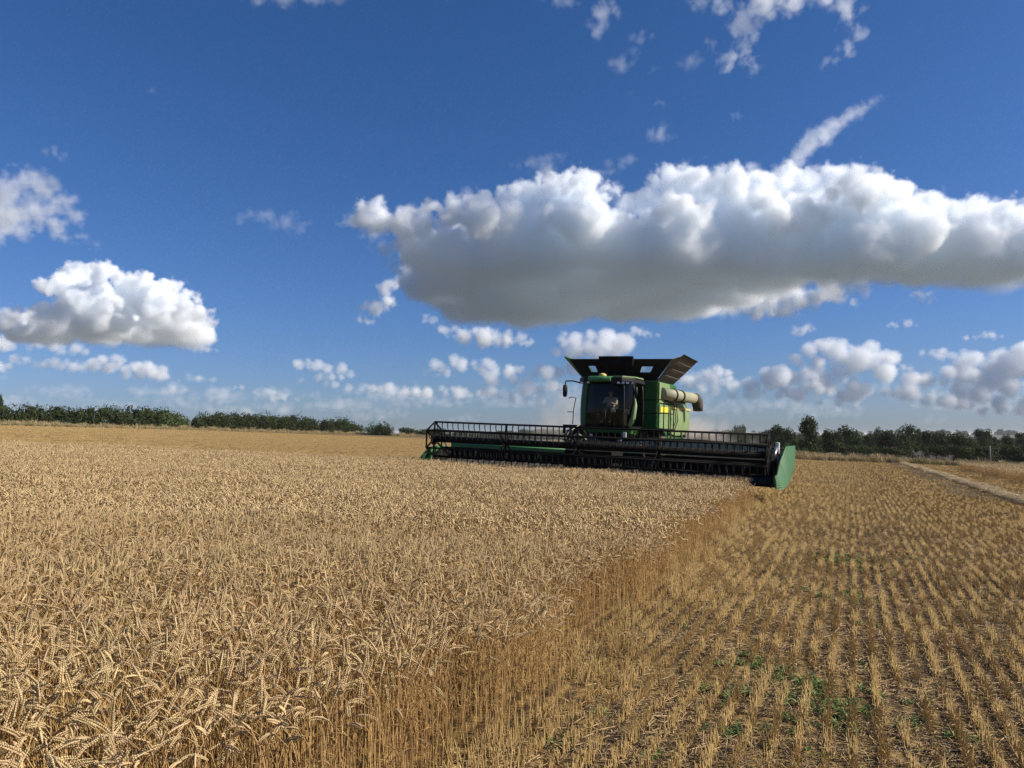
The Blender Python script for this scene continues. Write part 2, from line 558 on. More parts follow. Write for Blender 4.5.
    L.new(gmath(ng, 'MULTIPLY', d, -1.0), den.inputs[0]); den.inputs[1].default_value = size * edge
    den = den.outputs[0]
    if base is not None:
        sx = N.new('ShaderNodeSeparateXYZ'); L.new(pos, sx.inputs[0])
        n2 = N.new('ShaderNodeTexNoise'); n2.inputs['Scale'].default_value = 0.8; n2.inputs['Detail'].default_value = 4
        L.new(unit, n2.inputs['Vector'])
        zb = gmath(ng, 'ADD', sx.outputs[2], gmath(ng, 'MULTIPLY', gmath(ng, 'SUBTRACT', n2.outputs['Fac'], .5), -base_soft * 5.0))
        ramp = N.new('ShaderNodeMapRange'); ramp.interpolation_type = 'SMOOTHSTEP'
        L.new(zb, ramp.inputs['Value'])
        ramp.inputs['From Min'].default_value = base - cen[2] - base_soft * .5
        ramp.inputs['From Max'].default_value = base - cen[2] + base_soft
        thin = N.new('ShaderNodeMapRange'); L.new(sx.outputs[2], thin.inputs['Value'])
        thin.inputs['From Min'].default_value = base - cen[2]; thin.inputs['From Max'].default_value = base - cen[2] + size * 1.8
        thin.inputs['To Min'].default_value = 0.22; thin.inputs['To Max'].default_value = 1.15
        den = gmath(ng, 'MULTIPLY', gmath(ng, 'MULTIPLY', den, ramp.outputs[0]), thin.outputs[0])
    vc = N.new('GeometryNodeVolumeCube')
    L.new(den, vc.inputs['Density'])
    vc.inputs['Min'].default_value = tuple(lo); vc.inputs['Max'].default_value = tuple(hi)
    res = [max(4, int((hi[i] - lo[i]) / voxel)) for i in range(3)]
    for i, ax in enumerate('XYZ'):
        vc.inputs['Resolution ' + ax].default_value = res[i]
    sm = N.new('GeometryNodeSetMaterial'); sm.inputs['Material'].default_value = mat or cloud_material(name, dens, aniso)
    L.new(vc.outputs[0], sm.inputs[0]); L.new(sm.outputs[0], go.inputs[0])
    md = ob.modifiers.new('volume', 'NODES'); md.node_group = ng
    ob['kind'] = 'stuff'
    if label:
        ob['label'] = label
        ob['category'] = name
    if group:
        ob['group'] = group
    print(name, res, res[0] * res[1] * res[2] / 1e6, 'Mvox')
    return ob

def cloud_field(plist, D, dens, size, voxel, f0, f1, label, group, **kw):
    """many small clouds: puffs that touch form one cloud each"""
    n = len(plist)
    par = list(range(n))
    def find(i):
        while par[i] != i:
            par[i] = par[par[i]]
            i = par[i]
        return i
    for i in range(n):
        for j in range(i):
            a, b = plist[i], plist[j]
            if math.hypot(a[0] - b[0], a[1] - b[1]) < (a[2] + b[2]) * kw.get('join', .85) + 1:
                par[find(i)] = find(j)
    sets = {}
    for i in range(n):
        sets.setdefault(find(i), []).append(plist[i])
    mat = cloud_material('cloud_vapour', dens, 0.0)
    wide = kw.pop('wide', 1.0); kw.pop('join', None)
    for k, ps in enumerate(sets.values()):
        f = rnd.uniform(f0, f1)
        cloud('cloud', [(x, y, r, f * g) for x, y, r, g in fluff(ps, 5, .8, wide)], D, dens, size, voxel=voxel, seed=kw.get('seed', 0) + k,
              label=label, group=group, mat=mat, **{q: v for q, v in kw.items() if q != 'seed'})

rnd = random.Random(4)
def fluff(plist, n=4, flat=1.0, wide=1.0):
    """break every puff into a main head and smaller ones round it, over a flatter underside"""
    out = []
    for p in plist:
        x, y, r, f = p if len(p) == 4 else (*p, 1.0)
        out.append((x, y, r * (.8 if wide == 1 else .62), f))
        for k in range(n):
            a = rnd.uniform(-.3, math.pi + .3)
            q = rnd.uniform(.55, 1.05) * r
            out.append((x + math.cos(a) * q * 1.25 * wide, y - math.sin(a) * q * .8 * flat, r * (rnd.uniform(.28, .52) if wide == 1 else rnd.uniform(.45, .8)), f * rnd.uniform(.99, 1.01)))
    return [tuple(o) for o in out]


# the great cumulus bank: lit heads along its near edge, its grey flat base running away behind them
BASE, DN = 720.0, 3300.0
heads = [(378, 222, 20), (400, 226, 17), (425, 228, 18), (455, 214, 22), (480, 220, 27), (505, 226, 28), (530, 205, 24), (548, 194, 20),
         (560, 205, 30), (585, 225, 34), (610, 236, 26), (575, 186, 16), (600, 195, 15), (578, 178, 12), (560, 180, 10),
         (655, 205, 22), (680, 195, 26), (705, 200, 26), (668, 182, 14), (690, 178, 14), (735, 190, 24), (760, 188, 22), (785, 186, 20),
         (805, 192, 26), (835, 188, 22), (862, 192, 24), (880, 198, 24), (850, 215, 30), (815, 218, 28), (775, 220, 30), (735, 225, 30),
         (690, 225, 28), (900, 215, 24), (930, 215, 22), (955, 220, 20), (925, 232, 28), (985, 222, 22), (1010, 224, 22), (965, 235, 22),
         (1040, 235, 26), (1075, 240, 26), (640, 240, 26), (660, 250, 24)]
puffs = [(x, y, r, rnd.uniform(.97, 1.05)) for x, y, r in heads]
for i in range(380):                                       # the body behind the heads, down to the base
    f = rnd.uniform(1.02, 1.5)
    x = rnd.uniform(418, 1080)
    zt = BASE + rnd.uniform(70, 150)
    y = 384 - FPX * math.tan(math.atan((zt - 1.65) / (DN * f)) - PITCH)
    if f > 1.12 + max(0, x - 385) / 85 * .38: continue
    if x > 690 and f > max(1.10, 1.5 - (x - 690) / 100 * .36): continue
    puffs.append((x, y, rnd.uniform(34, 46) / f * (.62 + .38 * min(1, max(0, (x - 418) / 90))), f))
puffs = fluff(puffs[:len(heads)], 9) + puffs[len(heads):]
cloud('cloud', puffs, DN, 0.042, 125.0, base=BASE, voxel=7.0, label='huge white and grey cloud bank above the green combine harvester')

NUM = 0
def C(plist, f0=.98, f1=1.03):
    return [(x, y, r, rnd.uniform(f0, f1)) for x, y, r in plist]
def behind(x0, x1, D, base, n, f1, r0, r1, z0=25, z1=110):
    out = []
    for i in range(n):
        f = rnd.uniform(1.02, f1)
        x = rnd.uniform(x0, x1)
        y = 384 - FPX * math.tan(math.atan((base + rnd.uniform(z0, z1) - 1.65) / (D * f)) - PITCH)
        out.append((x, y, rnd.uniform(r0, r1) / f, f))
    return out

# heap on the left
heads = [(65, 285, 17), (50, 290, 14), (82, 276, 14), (100, 276, 14), (74, 269, 9), (108, 272, 9), (125, 290, 18), (150, 290, 16),
         (145, 279, 9), (165, 295, 14), (172, 288, 9), (185, 302, 12), (198, 315, 11), (210, 325, 8), (155, 310, 20), (120, 312, 22),
         (85, 308, 24), (60, 312, 18), (40, 318, 14), (180, 318, 14), (100, 322, 16), (140, 325, 14),
         (10, 318, 12), (0, 330, 14), (-15, 325, 16), (25, 330, 10), (46, 327, 11), (-40, 330, 22), (70, 328, 12)]
cloud('cloud', fluff(C(heads), 7) + behind(20, 200, 5200, 690, 26, 1.16, 20, 26), 5200, 0.036, 125, base=690, voxel=9, seed=2,
      label='white heaped cloud above the left hedge, under the darker grey cloud')
# grey cloud cut by the left edge
heads = [(25, 180, 14), (42, 186, 18), (10, 192, 18), (60, 203, 16), (35, 210, 22), (5, 215, 26), (-25, 210, 30), (75, 216, 11),
         (55, 226, 14), (82, 238, 7), (97, 244, 6), (20, 232, 16), (-10, 235, 20), (65, 238, 9)]
cloud('cloud', fluff(C(heads, .97, 1.08), 3), 3000, 0.02, 95, base=None, voxel=6.5, seed=5, lump=.5, wisp=.55, edge=.6,
      label='ragged grey cloud high at the left edge of the sky')
# thin scraps of cloud in the blue
scraps = [(240, 219, 5), (255, 216, 7), (270, 219, 9), (288, 223, 9), (300, 228, 6), (55, 153, 6), (62, 156, 4),
          (258, -6, 12), (285, -8, 15), (312, -10, 15), (335, -8, 11),
          (558, -2, 9), (568, 2, 6), (602, 12, 11), (596, 30, 9), (640, 40, 7), (622, 65, 8), (634, 53, 5), (653, 70, 4),
          (660, 133, 8), (650, 136, 6), (669, 138, 5), (630, 95, 4), (657, 104, 4),
          (520, 166, 7), (533, 162, 9), (548, 163, 9), (560, 158, 6), (545, 172, 8), (620, 166, 7), (632, 162, 6), (612, 172, 5),
          (698, 3, 9), (692, 62, 8), (735, 118, 4), (150, 92, 3)]
cloud_field([(x, y, r * 1.3) for x, y, r in scraps], 3000, 0.020, 80, 5.5, .97, 1.04, 'thin white scrap of cloud alone in the upper blue sky', 'thin scraps of cloud in the upper sky', seed=8, lump=.25, wisp=1.0, edge=1.2, join=1.3)
heads = [(720, 2, 14), (742, 22, 18), (746, 45, 17), (732, 58, 11), (752, 64, 10), (765, 5, 20), (795, -2, 18), (825, 0, 17), (845, 6, 14), (850, 22, 9),
         (860, 34, 8), (846, 48, 8), (832, 62, 6), (770, -20, 30), (820, -22, 30), (712, 45, 7)]
cloud('cloud', fluff(C(heads, .96, 1.06), 3), 3000, 0.030, 100, voxel=6.0, seed=11, lump=.45, wisp=1.0, edge=.8, label='torn white cloud cut by the top edge, above the big cloud bank')
heads = []
for q in range(34):
    k = q / 33
    heads.append((797 + 88 * k + rnd.gauss(0, 1.2), 160 - 64 * k ** .75 + rnd.gauss(0, 1.5), 9.5 * (1 - k) ** .8 + 2.6))
cloud('cloud', C(heads), 3600, 0.016, 60, voxel=6.0, seed=14, lump=.4, wisp=1.0, edge=1.0, label='thin slanting streak of cloud rising from the big cloud bank')
# lit scraps under the bank
under = [(385, 290, 12), (396, 284, 8), (376, 308, 12), (366, 322, 7), (388, 302, 10),
         (465, 338, 12), (485, 337, 14), (508, 340, 12), (445, 331, 8), (430, 321, 7), (528, 343, 6),
         (745, 308, 12), (770, 302, 15), (800, 300, 16), (828, 292, 13), (756, 314, 10), (785, 312, 12), (840, 300, 9), (855, 304, 6),
         (862, 276, 12), (890, 274, 10), (915, 270, 12), (945, 268, 12), (975, 266, 15), (1005, 264, 16), (1035, 264, 18), (920, 296, 8), (930, 300, 5),
         (803, 330, 8), (796, 334, 6), (811, 331, 5)]
cloud_field(under, 5600, 0.03, 110, 9.0, .97, 1.04, 'bright ragged scrap of cloud under the huge grey cloud bank', 'ragged scraps under the cloud bank', seed=17, lump=.3, wisp=.6, edge=.5, join=1.1)
# the low field of small cumulus towards the horizon
low = [(580, 337, 7), (568, 340, 6), (590, 346, 13), (612, 350, 13), (575, 353, 11), (600, 356, 12), (632, 334, 6), (645, 336, 5), (560, 372, 9), (545, 376, 8),
       (906, 325, 5), (895, 326, 4), (916, 325, 4), (985, 337, 5), (975, 338, 4), (995, 337, 4),
       (840, 350, 12), (830, 347, 8), (855, 355, 13), (875, 363, 12), (890, 370, 9), (850, 370, 14), (835, 364, 10),
       (800, 363, 8), (795, 378, 12), (815, 378, 11), (830, 386, 11), (805, 390, 10), (935, 354, 6), (950, 355, 7), (965, 358, 8), (980, 358, 8),
       (1000, 362, 12), (985, 368, 12), (1015, 370, 12), (1040, 370, 20), (960, 380, 12), (985, 388, 14), (1010, 392, 14), (925, 384, 10), (905, 378, 8),
       (700, 378, 8), (720, 374, 8), (735, 385, 9), (728, 379, 9), (770, 385, 9), (748, 395, 9), (690, 385, 8), (715, 390, 9), (780, 395, 9),
       (860, 396, 10), (885, 392, 10), (910, 398, 9), (940, 402, 9), (970, 405, 9), (1000, 410, 10), (1025, 405, 12), (840, 402, 8),
       (60, 350, 7), (72, 352, 6), (45, 365, 6), (60, 367, 8), (74, 368, 6), (95, 369, 7), (110, 366, 9), (125, 370, 9), (140, 375, 8), (152, 371, 7), (156, 378, 5),
       (195, 350, 5), (207, 351, 4), (190, 379, 5), (205, 380, 4), (310, 367, 7), (328, 369, 8), (342, 377, 6), (317, 379, 6), (326, 384, 5), (0, 368, 8), (172, 392, 5),
       (10, 345, 9), (30, 348, 7), (-20, 348, 12), (20, 362, 6),
       (445, 368, 7), (458, 364, 7), (476, 366, 8), (495, 371, 9), (514, 380, 9), (524, 373, 6), (437, 374, 6), (380, 391, 8), (400, 393, 7), (362, 388, 6),
       (420, 395, 7), (445, 392, 7), (540, 390, 9), (470, 396, 7), (500, 396, 8), (525, 400, 7), (265, 395, 5), (285, 400, 5), (235, 388, 4)]
cloud_field([(x, y, r * 1.2) for x, y, r in low], 10000, 0.011, 110, 13, .92, 1.1, 'small white cloud in the broken rows low over the horizon', 'small clouds low over the horizon', seed=31, wide=1.7, join=1.15, lump=.28, wisp=.42, edge=.6, stretch=(1.3, 1, .8))
veil = []
for i in range(130):
    x = rnd.uniform(-40, 1064)
    y = rnd.gauss(398, 11)
    if x < 300 and rnd.random() < .4: continue
    for k in range(rnd.randint(2, 5)):
        veil.append((x + k * rnd.uniform(5, 11), y + rnd.uniform(-2, 2), rnd.uniform(4, 8)))
cloud_field(veil, 13000, 0.0045, 180, 26, .9, 1.1, 'faint hazy far cloud lying just above the horizon', 'faint far clouds above the horizon', seed=125, wide=2.0, join=1.3, lump=.22, wisp=.5, edge=.9, stretch=(2.2, 1, .6))

# torn wisps that break the outline of the big bank
edge_w = [(352, 222, 8), (362, 212, 7), (372, 236, 9), (385, 250, 10), (395, 268, 9), (410, 212, 8), (432, 208, 7), (470, 196, 8), (502, 204, 7), (522, 188, 8), (548, 176, 7),
          (596, 178, 9), (612, 190, 9), (622, 206, 10), (634, 214, 9), (646, 196, 8), (664, 172, 7), (684, 168, 6), (720, 172, 8), (752, 170, 8), (785, 168, 7), (812, 172, 8), (850, 172, 8), (884, 182, 8),
          (905, 196, 8), (930, 198, 7), (945, 206, 8), (968, 206, 7), (995, 204, 8), (1018, 208, 8),
          (735, 312, 9), (760, 310, 12), (785, 308, 12), (812, 300, 12), (838, 294, 12), (862, 288, 10), (890, 284, 9), (925, 282, 9), (955, 278, 9), (985, 276, 9), (1010, 272, 10)]
cloud_field([(x, y, r * 1.25) for x, y, r in edge_w], 3350, 0.028, 75, 6.5, .97, 1.02, 'torn wisp of cloud clinging to the outline of the huge cloud bank', 'wisps round the cloud bank', seed=60, lump=.3, wisp=.9, edge=.9, join=1.0)


# ================================================================== trees, hedges, buildings beyond the field
rt = random.Random(23)
def foliage(name, a, b, vary=.0):
    return material(name, a, .8, col2=b, scale=.55, detail=6, mix=(.38, .62), spec=.2, trans=.22)
FOL = [foliage('dark_foliage', (.022, .034, .009), (.050, .068, .017)), foliage('mid_foliage', (.026, .044, .013), (.058, .083, .025)), foliage('light_foliage', (.050, .075, .022), (.09, .12, .037))]
BARK = material('bark', (.07, .05, .035), .9, col2=(.12, .09, .065), scale=6, bump=.4)
def leaf_quad(mb, p, s, nrm=None):
    a = Vector((rt.gauss(0, 1), rt.gauss(0, 1), rt.gauss(0, .7)))
    if nrm is not None: a = a * .7 + nrm * 1.2
    a.normalize()
    t = a.cross(Vector((rt.gauss(0, 1), rt.gauss(0, 1), rt.gauss(0, 1)))).normalized()
    c = a.cross(t)
    w = s * rt.uniform(.6, 1.2)
    mb.add([p - t * w - c * w * .5, p + t * w * .2 - c * w * .7, p + t * w + c * w * .2, p - t * w * .1 + c * w * .8], [(0, 1, 2, 3)])
def crown_mesh(name, mat, H_, Wd, leaves, size, style='round', base=.22):
    """leaf clumps filling an uneven crown of height H_ and width Wd above a clear stem"""
    mb = MB()
    cl = []
    n = rt.randint(13, 19)
    for i in range(n):
        q = rt.random()
        z = base + (1 - base) * q
        if style == 'round': r = math.sin(math.pi * min(1, .12 + q * .84)) ** .6
        elif style == 'cone': r = (1 - q) ** .75 * .95 + .12
        elif style == 'wide': r = math.sin(math.pi * min(1, .25 + q * .7)) ** .5
        else: r = (.55 + .45 * math.sin(math.pi * q))
        a = rt.uniform(0, 6.283)
        d = Wd / 2 * r * math.sqrt(rt.uniform(.05, 1)) * .85
        cl.append((Vector((math.cos(a) * d, math.sin(a) * d, z * H_ * .95)), rt.uniform(.12, .27) * min(H_ * .9, Wd)))
    for k in range(leaves):
        c, r = rt.choice(cl)
        v = Vector((rt.gauss(0, 1), rt.gauss(0, 1), rt.gauss(0, .8))).normalized()
        leaf_quad(mb, c + v * r * rt.uniform(.55, 1.08), size, v)
    return mb.mesh(name, mat), cl
def trunk_mesh(H_, cl):
    mb = MB()
    r0 = H_ * .022
    mb.tube([(0, 0, -.4), (.02 * H_, 0, H_ * .25), (.0, .015 * H_, H_ * .55), (.01 * H_, 0, H_ * .85)], [r0 * 1.3, r0, r0 * .65, r0 * .2], 7)
    for c, r in cl[:9]:
        z = max(H_ * .2, c.z * .6)
        mb.tube([(0, 0, z), Vector((c.x * .5, c.y * .5, (z + c.z) / 2)), c], [r0 * .5, r0 * .3, r0 * .1], 5)
    return mb.mesh('trunk', BARK)
KINDS = []
for kind, mat, style, wd, base in (('round', 0, 'round', .85, .12), ('round', 0, 'round', 1.0, .10), ('wide', 1, 'wide', 1.1, .16), ('cone', 0, 'cone', .78, .04), ('round', 1, 'round', .9, .1), ('bush', 2, 'bush', 1.5, .0), ('bush', 1, 'bush', 1.6, .0), ('wide', 0, 'wide', 1.25, .1)):
    cm, cl = crown_mesh('crown', FOL[mat], 10, 10 * wd, 4200, .26, style, base)
    KINDS.append((cm, trunk_mesh(10, cl)))
def at(px, Y): return (px - W / 2) / FPX * Y * 1.0
def tree(name, px, ytop, Y, kind, wpx=None, label='', cat='tree', group=None):
    x = at(px, Y)
    z0 = g1(x, Y)
    d = ray(px, ytop)
    h = EYE.z + d.z * Y - z0
    r = empty(name, (x, Y, z0), (0, 0, rt.uniform(0, 6.283)))
    s = h / 10
    sw = s
    cm, tm = KINDS[kind]
    if wpx:
        w0 = max(v.co.x for v in cm.vertices) - min(v.co.x for v in cm.vertices)
        sw = wpx / FPX * Y / w0 * 1.15
    r.scale = (sw, sw, s)
    for nm, me in (('trunk', tm), ('crown', cm)):
        o = bpy.data.objects.new(nm, me); COL.objects.link(o); o.parent = r
    tag(r, label, cat, group)
    return r
G = 'trees along the far right of the field'
tree('tree', 808, 420, 118, 3, 27, 'dark pointed tree standing clear just right of the green header end', group=G)
tree('tree', 778, 428, 175, 0, 22, 'dark round-topped tree between the header end and the pointed tree', group=G)
tree('tree', 789, 430, 165, 4, 14, 'narrow green tree touching the left side of the pointed tree', group=G)
tree('bush', 781, 441, 118, 5, 26, 'light green bush low behind the header end', 'bush', G)
tree('bush', 797, 440, 112, 6, 20, 'rounded green bush at the foot of the pointed tree', 'bush', G)
tree('tree', 741, 427, 240, 0, 15, 'small round tree sticking up above the dusty treeline behind the header', group=G)
for px, yt, w, k, lb in ((716, 431, 34, 7, 'broad hazy tree nearest the harvester, seen through its dust'), (729, 433, 26, 1, 'hazy low tree just left of the small round tree above the dust'),
                         (753, 433, 24, 2, 'hazy low tree just right of the small round tree above the dust'), (766, 432, 20, 0, 'dim round tree over the right third of the header'), (701, 434, 26, 1, 'dusty tree half hidden by the rear of the harvester')):
    tree('tree', px, yt, 235, k, w, lb, group=G)
row = [(829, 432, 150, 0, 22, 'dark round tree just right of the pointed tree'), (846, 430, 158, 1, 26, 'wide dark tree behind the light green roadside bush'),
       (858, 437, 125, 6, 30, 'light green spreading bush in front of the dark trees right of the pointed tree'), (873, 429, 190, 2, 17, 'pale flat-topped tree rising above the light green bush'),
       (888, 433, 160, 0, 24, 'dark full tree left of the tall tree with the farmhouse below'), (906, 427, 165, 4, 19, 'tallest round-headed tree above the farmhouse'),
       (917, 431, 215, 3, 12, 'small pointed tree behind the right shoulder of the tall round-headed tree'), (901, 438, 150, 1, 26, 'dark tree in front of the tall round-headed tree'),
       (929, 433, 170, 0, 26, 'dark broad tree right above the farmhouse roof'), (945, 436, 160, 1, 24, 'dark low-domed tree between farmhouse and wooden pole'),
       (962, 435, 140, 4, 26, 'grey green dome-shaped tree left of the wooden pole'), (980, 431, 195, 0, 18, 'tall round tree crown rising just left of the wooden pole top'),
       (993, 438, 210, 7, 16, 'flat tree crown directly above the wooden pole'), (1006, 437, 200, 1, 18, 'dark round tree right of the wooden pole'),
       (1021, 434, 230, 0, 20, 'big dark tree at the right edge of the photo'), (1033, 440, 215, 2, 30, 'tree cut off by the right edge of the photo')]
for px, yt, Y, k, w, lb in row:
    tree('bush' if 'bush' in lb else 'tree', px, yt, Y, k, w, lb, 'bush' if 'bush' in lb else 'tree', G)
for i, px in enumerate(range(818, 1060, 17)):
    tree('bush', px + rt.uniform(-4, 4), 447 + rt.uniform(-3, 2), 118 + rt.uniform(0, 14), rt.choice([6, 7, 1]), rt.uniform(24, 32),
         'dark bush in the thick undergrowth below the right treeline', 'bush', 'undergrowth bushes below the right treeline')

# ---- hedges on the left
def hedge(name, pts, label, cat='hedge', mat=0, density=420, size=.18, seed=0, depth=2.2):
    """pts: (px, top y, depth Y) along the hedge; leafy mass with an uneven top"""
    root = empty(name, (at(pts[0][0], pts[0][2]), pts[0][2], g1(at(pts[0][0], pts[0][2]), pts[0][2])))
    o0 = Vector(root.location)
    mb, st = MB(), MB()
    xs = [at(p[0], p[2]) for p in pts]; ys = [p[2] for p in pts]
    hs = [EYE.z + ray(p[0], p[1]).z * p[2] - g1(at(p[0], p[2]), p[2]) for p in pts]
    cum = [0]
    for i in range(1, len(pts)): cum.append(cum[-1] + math.hypot(xs[i] - xs[i - 1], ys[i] - ys[i - 1]))
    s = 0.0
    while s < cum[-1]:
        x, y, h = (float(np.interp(s, cum, q)) for q in (xs, ys, hs))
        hh = h * (.94 + .06 * math.sin(s * .5 + seed) + .04 * math.sin(s * 1.7 + seed * 2) + rt.gauss(0, .03))
        z0 = g1(x, y)
        if rt.random() < .5: st.tube([Vector((x, y, z0 - .2)) - o0, Vector((x + rt.gauss(0, .3), y + rt.gauss(0, .3), z0 + hh * .7)) - o0], [.05, .02], 5)
        r = rt.uniform(.7, 1.15) * min(depth, hh * .8) / 2
        for k in range(4):
            zc = rt.uniform(.12, .92) * hh - r * .35
            c = Vector((x + rt.gauss(0, .5), y + rt.gauss(0, depth * .25), z0 + max(.25, zc))) - o0
            for q in range(density // 4):
                v = Vector((rt.gauss(0, 1), rt.gauss(0, 1), rt.gauss(0, 1))).normalized()
                leaf_quad(mb, c + v * r * rt.uniform(.6, 1.05), size, v)
        for k in range(2):
            c = Vector((x + rt.gauss(0, .5), y + rt.gauss(0, .5), z0 + hh * rt.uniform(.95, 1.1))) - o0
            for q in range(5): leaf_quad(mb, c + Vector((rt.gauss(0, .2), rt.gauss(0, .2), rt.gauss(0, .16))), size * .7)
        s += .55
    st.build('stems', BARK, root, kind='stuff')
    mb.build('foliage', FOL[mat], root, kind='stuff')
    tag(root, label, cat)
    return root
hedge('hedge', [(-60, 402, 118), (0, 403, 120), (40, 406, 125), (80, 406, 130), (120, 407, 136), (150, 407, 142), (166, 409, 146)], 'long dark clipped hedge at the far left behind the dry grass', seed=1)
hedge('hedge', [(160, 411, 143), (172, 412, 147), (184, 417, 150)], 'lighter green sloping end of the long hedge, left of the gap', mat=2, seed=4)
hedge('hedge', [(196, 417, 152), (206, 413, 154), (222, 412, 158), (240, 413, 162), (250, 415, 165)], 'first dark hedge right of the gap, highest in its middle', seed=2)
hedge('hedge', [(248, 415, 165), (262, 414, 169), (280, 415, 174), (292, 418, 178)], 'middle dark hedge adjoining the first one right of the gap', seed=5)
hedge('hedge', [(288, 417, 178), (300, 415, 182), (312, 418, 186), (316, 421, 188)], 'short domed hedge left of the small gap of sky', seed=7)
hedge('hedge', [(322, 420, 190), (334, 418, 194), (344, 418, 198), (350, 422, 200)], 'short rounded hedge right of the small gap of sky', seed=9)
hedge('bush', [(372, 423, 196), (381, 420, 196), (390, 424, 196)], 'single round bush standing apart left of the black header', 'bush', mat=1, seed=3)
hedge('bush', [(352, 424, 205), (362, 426, 207)], 'low bush between the hedges and the single round bush', 'bush', mat=1, seed=6)
hedge('bush', [(404, 428, 205), (416, 430, 205), (432, 428, 205), (446, 430, 205)], 'low green bushes behind the left end of the black header', 'bushes', mat=1, seed=8)
tree('tree', -2, 396, 128, 0, 10, 'dark tree top cut by the left edge above the long hedge', group=None)

# ---- far off country
def far_wood(name, n, rngx, rngy, h0, h1, label, seed):
    r = random.Random(seed)
    P, S, K = [], [], []
    for i in range(n):
        Y = r.uniform(*rngy); x = r.uniform(*rngx) * Y
        P.append((x, Y, g1(x, Y) - .5)); h = r.uniform(h0, h1) * (.8 + .2 * math.sin(x / 60.)) / 10
        S.append((h * r.uniform(1.2, 1.8), h * r.uniform(1.2, 1.8), h)); K.append(r.choice([0, 1, 2, 4, 7]))
    scatter(name, [q[0] for q in KINDS], P, np.array([r.uniform(0, 6.28) for _ in range(n)]), np.array(S), K, None, label, 'woodland')
far_wood('woods', 420, (-.42, .10), (820, 1250), 9, 15, 'far dark woodland on the horizon behind the harvester and the left hedge gaps', 3)
far_wood('woods', 420, (.2, .80), (262, 420), 5.0, 7.4, 'dense dark wood filling the gaps behind the right treeline', 12)
far_wood('woods', 700, (-.85, .85), (1900, 2900), 10, 18, 'farthest bluish woodland along the whole horizon', 8)

# ---- dry grass at the field's edges
M_GRASS = material('dry_grass', (.50, .40, .22), .8, col2=(.33, .25, .11), scale=8, vary=.2, trans=.15)
M_GRASS2 = material('green_grass', (.14, .15, .045), .8, col2=(.22, .19, .08), scale=8, vary=.2, trans=.15)
def tuft(n, h0, h1, rad, mat, w=.012):
    mb = MB()
    for k in range(n):
        a, r = rt.uniform(0, 6.283), rad * math.sqrt(rt.random())
        p = Vector((math.cos(a) * r, math.sin(a) * r, -.03)); h = rt.uniform(h0, h1)
        t = rt.uniform(0, 6.283); l = abs(rt.gauss(0, .22))
        d = Vector((math.cos(t) * math.sin(l), math.sin(t) * math.sin(l), math.cos(l)))
        s = Vector((-math.sin(t), math.cos(t), 0)) * w
        m = p + d * h * .6; e = p + d * h + Vector((math.cos(t), math.sin(t), -.3)) * h * .12
        mb.add([p - s, p + s, m + s * .8, m - s * .8, e + s * 1.3, e - s * 1.3], [(0, 1, 2, 3), (3, 2, 4, 5)])
    return mb.mesh('grass_tuft', mat)
def verge():
    v = [tuft(60, .5, 1.15, .6, M_GRASS, .016) for _ in range(6)] + [tuft(60, .3, .8, .6, M_GRASS2, .02) for _ in range(4)]
    P, K = [], []
    # along the left hedge line
    L = [(-60, 118), (0, 120), (80, 130), (166, 146), (250, 165), (350, 200), (450, 208)]
    for i in range(2600):
        px = rt.uniform(-60, 450)
        Y = float(np.interp(px, [p[0] for p in L], [p[1] for p in L])) - rt.uniform(.8, 5.5)
        P.append((at(px, Y), Y)); K.append(rt.choice([0, 1, 2, 3, 4, 5, 0, 1, 2, 3, 6, 7]))
    # far end of the field, right
    for i in range(3600):
        x = rt.uniform(6, 75)
        Y = float(np.interp(x, [-60, 0, 30, 60, 110], [250, 140, 84, 86, 96])) + abs(rt.gauss(0, 2.2)) * (1.0 if x < 48 else 1.4)
        P.append((x, Y)); K.append(rt.randint(0, 5) if x < 44 or rt.random() < .35 else rt.randint(6, 9))
    P = np.array(P); n = len(P)
    scatter('dry_grass', v, np.c_[P, gz(P[:, 0], P[:, 1])], np.array([rt.uniform(0, 6.28) for _ in range(n)]), np.array([rt.uniform(.28, .62) * (1.7 if rt.random() < .12 else 1) for _ in range(n)]), K, None,
            'tall dry grass in a pale fringe along the field edges and under the hedges', 'dry grass')
verge()

